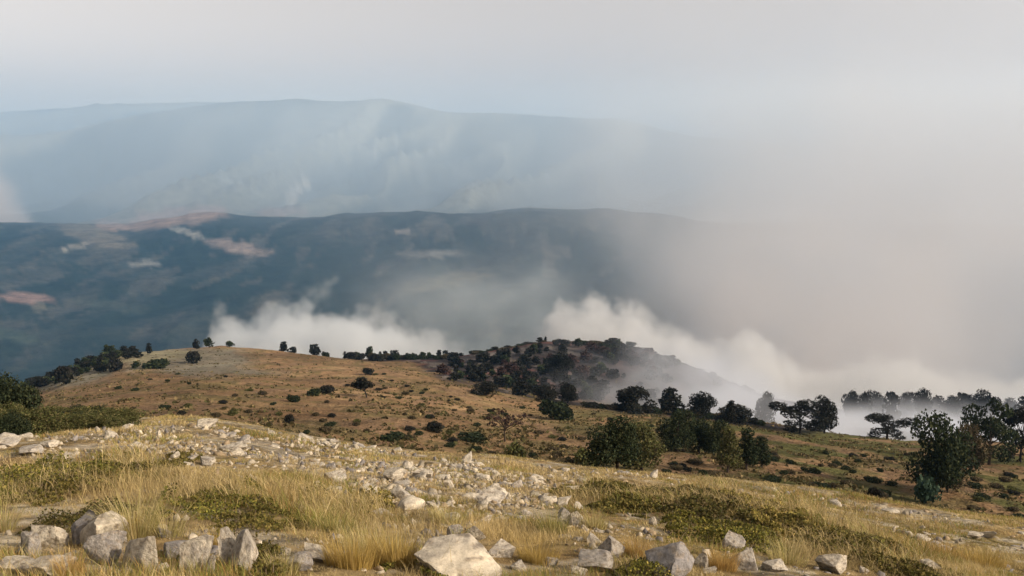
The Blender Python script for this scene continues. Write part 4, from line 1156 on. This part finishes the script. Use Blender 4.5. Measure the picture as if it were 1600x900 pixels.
def volume_object(name, lo, hi, voxel, field, mat, label_kind="stuff"):
    t = bpy.data.node_groups.new(name + "_field", 'GeometryNodeTree')
    t.interface.new_socket("Geometry", in_out='OUTPUT', socket_type='NodeSocketGeometry')
    out = t.nodes.new("NodeGroupOutput")
    vc = t.nodes.new("GeometryNodeVolumeCube")
    pos = t.nodes.new("GeometryNodeInputPosition")
    sp = t.nodes.new("ShaderNodeSeparateXYZ"); t.links.new(pos.outputs[0], sp.inputs[0])
    x, y, z = (E(t, sp.outputs[i]) for i in range(3))
    def noise(scale, detail=2, sx=1, sy=1, sz=1, off=0.0):
        cb = t.nodes.new("ShaderNodeVectorMath"); cb.operation = 'MULTIPLY'; cb.inputs[1].default_value = (sx / scale, sy / scale, sz / scale)
        t.links.new(pos.outputs[0], cb.inputs[0])
        ad = t.nodes.new("ShaderNodeVectorMath"); ad.operation = 'ADD'; ad.inputs[1].default_value = (off, off * 1.7, off * .6)
        t.links.new(cb.outputs[0], ad.inputs[0])
        nn = t.nodes.new("ShaderNodeTexNoise"); nn.inputs["Scale"].default_value = 1.0; nn.inputs["Detail"].default_value = detail
        t.links.new(ad.outputs[0], nn.inputs["Vector"])
        return E(t, nn.outputs[0])
    def billow(scale, off=0.0, smooth=0.35):      # rounded puffs: high at the middle of each cell
        cb = t.nodes.new("ShaderNodeVectorMath"); cb.operation = 'MULTIPLY_ADD'; cb.inputs[1].default_value = (1 / scale,) * 3; cb.inputs[2].default_value = (off, off * 1.3, off * .7)
        t.links.new(pos.outputs[0], cb.inputs[0])
        nn = t.nodes.new("ShaderNodeTexVoronoi"); nn.feature = 'SMOOTH_F1'; nn.inputs["Scale"].default_value = 1.0
        nn.inputs["Smoothness"].default_value = smooth
        t.links.new(cb.outputs[0], nn.inputs["Vector"])
        return 1.0 - E(t, nn.outputs["Distance"])
    d = field(x, y, z, noise, billow)
    t.links.new(d.k, vc.inputs["Density"])
    vc.inputs["Min"].default_value = lo; vc.inputs["Max"].default_value = hi
    for i, ax in enumerate("XYZ"):
        vc.inputs["Resolution " + ax].default_value = max(4, int((hi[i] - lo[i]) / voxel[i]))
    sm = t.nodes.new("GeometryNodeSetMaterial"); sm.inputs["Material"].default_value = mat
    t.links.new(vc.outputs[0], sm.inputs[0]); t.links.new(sm.outputs[0], out.inputs[0])
    me = bpy.data.meshes.new(name); o = link(name, me, None, kind="stuff")
    me.materials.append(mat)
    md = o.modifiers.new("smoke_field", 'NODES'); md.node_group = t
    return o

def silhouette(pts, Y):
    """photograph rows of a smoke top -> heights at distance Y"""
    return [(float(px_u(a, b)) * Y, -float(py_t(b)) * Y) for a, b in pts]

# white smoke rising behind the left ridge
Y1 = 545.0
top1 = silhouette([(322, 560), (334, 500), (350, 490), (375, 502), (400, 486), (430, 474), (450, 470), (475, 474), (505, 486), (545, 480), (580, 482), (610, 494), (640, 508), (680, 512), (720, 530), (760, 545), (790, 560)], Y1)
def f1(x, y, z, noise, billow):
    top = x.curve(top1)
    dy = (y - Y1) / 48.0
    shape = top - dy * dy * 55.0 - z - 2.0
    puff = (billow(17.0, 3.0, 0.2) - 0.6) * 15.0 + (billow(7.0, 1.0, 0.2) - 0.6) * 9.0 + (billow(3.4, 5.0, 0.2) - 0.6) * 5.0 + (noise(16.0, 6) - 0.5) * 44.0
    core = (shape + puff + 4.0).step(-2.0, 9.0)
    side = x.step(top1[0][0] - 2, top1[0][0] + 8) * (1.0 - x.step(top1[-1][0] - 110, top1[-1][0]) * 0.93)
    return core * side * (0.55 + 0.9 * (1.0 - z.step(-125.0, -85.0)))
white_m = vol_mat("white_smoke", (0.86, 0.89, 0.92), 0.048, "density", 0.1)
volume_object("smoke_plume", (-222, 470, -165), (0, 620, -62), (1.1, 1.7, 1.1), f1, white_m)

# a thin wisp above it
def f1b(x, y, z, noise, billow):
    cx = (x + 123.0 - (z + 85) * 0.5) / 16.0
    d = 1.0 - (cx * cx + ((y - 560.0) / 16.0).pow(2.0) + ((z + 84.0) / 16.0).pow(2.0))
    return (d + (noise(9.0, 5, off=2.0) - 0.55) * 4.2).step(0.2, 1.6)
wisp_m = vol_mat("thin_smoke", (0.95, 0.98, 0.99), 0.016, "density")
volume_object("smoke_wisp", (-165, 535, -106), (-90, 590, -60), (1.6, 2.2, 1.6), f1b, wisp_m)

# white smoke rising behind the burnt knoll and along the right
Y2 = 610.0
top2 = silhouette([(770, 570), (800, 545), (850, 507), (880, 480), (905, 468), (940, 466), (965, 485), (985, 474), (1008, 482), (1030, 510), (1080, 524), (1120, 540), (1150, 528), (1178, 520), (1200, 535), (1225, 560), (1300, 572), (1350, 556), (1395, 562), (1430, 553), (1475, 570), (1530, 585), (1700, 590)], Y2)
def f2(x, y, z, noise, billow):
    top = x.curve(top2)
    dy = (y - Y2) / 60.0
    shape = top - dy * dy * 60.0 - z - 3.0
    puff = (billow(22.0, 7.0, 0.2) - 0.6) * 17.0 + (billow(9.0, 4.0, 0.2) - 0.6) * 10.0 + (billow(4.2, 2.0, 0.2) - 0.6) * 6.0 + (noise(20.0, 6) - 0.5) * 44.0
    soft = x.step(150.0, 220.0)
    core = (shape + puff * (1.0 - 0.3 * soft) + 6.0).step(-2.0, 9.0)
    return core * x.step(-10.0, 30.0) * (1.0 - 0.5 * x.step(150.0, 230.0))
cream_m = vol_mat("cream_smoke", (0.81, 0.82, 0.835), 0.046, "density", 0.1)
volume_object("smoke_plume", (-14, 540, -215), (420, 690, -78), (1.5, 2.3, 1.4), f2, cream_m)

# the great grey brown bank of smoke filling the right of the valley
def f3(x, y, z, noise, billow):
    n = (noise(520.0, 5) - 0.5) * 900.0 + (noise(150.0, 4, off=3.0) - 0.5) * 260.0
    up = (z + 330.0).max(0.0)
    xx = x + n - (y - 1500.0) * 0.15 + up * 0.55
    lower = ((xx - 190.0) / (up * 1.1 + 260.0)).step(0.0, 1.0)
    thin = ((xx + 520.0) / 900.0).step(0.0, 1.0) * 0.07
    fade = 1.0 - (z + (noise(300.0, 3, off=9.0) - 0.5) * 300.0).step(-330.0, 330.0) * 0.93
    ys = y.step(1150.0, 1350.0) * (1.0 - y.step(2000.0, 2250.0))
    return (lower + thin) * fade * ys * (0.35 + 1.5 * noise(230.0, 4, off=5.0).step(0.25, 0.8)) * (1.0 - z.step(380.0, 480.0))
grey_m = vol_mat("grey_smoke", (0.90, 0.915, 0.945), 0.0036, "density")
volume_object("smoke_bank", (-900, 1150, -760), (2600, 2250, 500), (30, 44, 26), f3, grey_m)

# smoke creeping over the burnt ground, behind the near trees
LY = (245.0, 290.0, 340.0, 390.0, 445.0)
LU = np.linspace(-0.06, 0.66, 16)
LZ = [[(float(u), float(H(u * yy, yy))) for u in LU] for yy in LY]
def f4(x, y, z, noise, billow):
    u = x / y
    g = u.curve(LZ[0])
    for i in range(1, 5):
        w = ((y - LY[i - 1]) / (LY[i] - LY[i - 1])).max(0.0).min(1.0)
        g = g + w * (u.curve(LZ[i]) - (u.curve(LZ[i - 1])))
    depth = u.curve([(-0.06, 1.0), (0.0, 3.0), (0.06, 8.0), (0.12, 13.0), (0.2, 27.0), (0.28, 22.0), (0.36, 12.0), (0.5, 13.0), (0.7, 13.0)])
    h = depth - (z - g) + (noise(24.0, 5, 1, .6, 1.2) - 0.5) * 22.0
    thick = h.step(-3.0, 11.0)
    wisps = noise(13.0, 4, .7, .5, 1.5, 3.0).step(0.40, 0.66)
    ys = y.step(248.0, 262.0) * (1.0 - y.step(430.0, 448.0))
    xs = u.step(-0.04, 0.10)
    return thick * (0.10 + wisps) * ys * xs * (0.15 + 0.19 * u.step(0.07, 0.17) + 0.62 * u.step(0.17, 0.30)) * (1.0 + 0.8 * u.step(0.28, 0.4)) * (0.5 + 1.1 * (1.0 - ((z - g) / depth).step(0.1, 0.9)))
low_m = vol_mat("creeping_smoke", (0.80, 0.845, 0.94), 0.024, "density")
volume_object("creeping_smoke", (-20, 246, -160), (290, 450, -58), (2.0, 2.6, 1.4), f4, low_m)

# far small column at the left
def f5(x, y, z, noise, billow):
    w = 170.0 + (z + 350.0).max(0.0) * 0.35
    cx = (x + 3420.0 + (z + 350.0) * 0.55) / w
    d = 1.0 - (cx * cx + ((y - 5900.0) / 300.0).pow(2.0))
    return (d + (noise(160.0, 4) - 0.5) * 1.4).step(0.1, 1.0) * (1.0 - z.step(-300.0, 150.0) * 0.8)
far_m = vol_mat("far_smoke", (0.93, 0.86, 0.83), 0.004, "density")
volume_object("smoke_column", (-4200, 5500, -460), (-2900, 6300, 260), (30, 50, 30), f5, far_m)

# thin smoke drawn across the far mountains
def f6(x, y, z, noise, billow):
    streak = noise(1100.0, 4, 1.0, 0.4, 0.45, 4.0).step(0.30, 0.80)
    ys = (y.step(4500.0, 5300.0) * 0.50 + y.step(6300.0, 6900.0) * 0.40) * (1.0 - y.step(8200.0, 8500.0))
    return (0.75 + 0.7 * streak) * (1.0 + 2.2 * x.step(-500.0, 3800.0)) * ys * (1.0 - z.step(350.0, 750.0))
veil_m = vol_mat("smoke_veil", (0.82, 0.92, 1.0), 0.00036, "density")
volume_object("smoke_veil", (-7000, 4500, -640), (6000, 8500, 760), (130, 180, 70), f6, veil_m)

# brownish smoke rising right of the knoll
def f7(x, y, z, noise, billow):
    n = (noise(150.0, 5) - 0.5) * 260.0
    cx = (x + n - 330.0 - (z + 250.0) * 0.35) / (150.0 + (z + 350.0).max(0.0) * 0.5)
    d = 1.0 - (cx * cx + ((y - 960.0) / 140.0).pow(2.0))
    return d.step(0.0, 0.9) * (0.4 + 1.2 * noise(70.0, 4, off=4.0).step(0.3, 0.75)) * (1.0 - z.step(-280.0, 40.0))
brown_m = vol_mat("brown_smoke", (0.865, 0.82, 0.81), 0.0040, "density")
volume_object("smoke_column", (-50, 800, -520), (900, 1120, 60), (13, 20, 12), f7, brown_m)

# thin bluish veils drifting up between the two white plumes
def f8(x, y, z, noise, billow):
    n = noise(60.0, 5, 0.8, 0.6, 1.0, 2.0).step(0.45, 0.78)
    cx = (x + 35.0 + (noise(90.0, 3, off=7.0) - 0.5) * 120.0) / 110.0
    d = (1.0 - cx * cx).max(0.0)
    ys = y.step(640.0, 670.0) * (1.0 - y.step(760.0, 790.0))
    return (n + 0.18) * d * ys * (1.0 - (z + (noise(50.0, 3, off=1.0) - 0.5) * 60.0).step(-130.0, -60.0))
veil2_m = vol_mat("thin_smoke_veil", (0.86, 0.93, 0.97), 0.0065, "density")
volume_object("smoke_veil", (-200, 640, -230), (120, 790, -50), (4, 5, 4), f8, veil2_m)
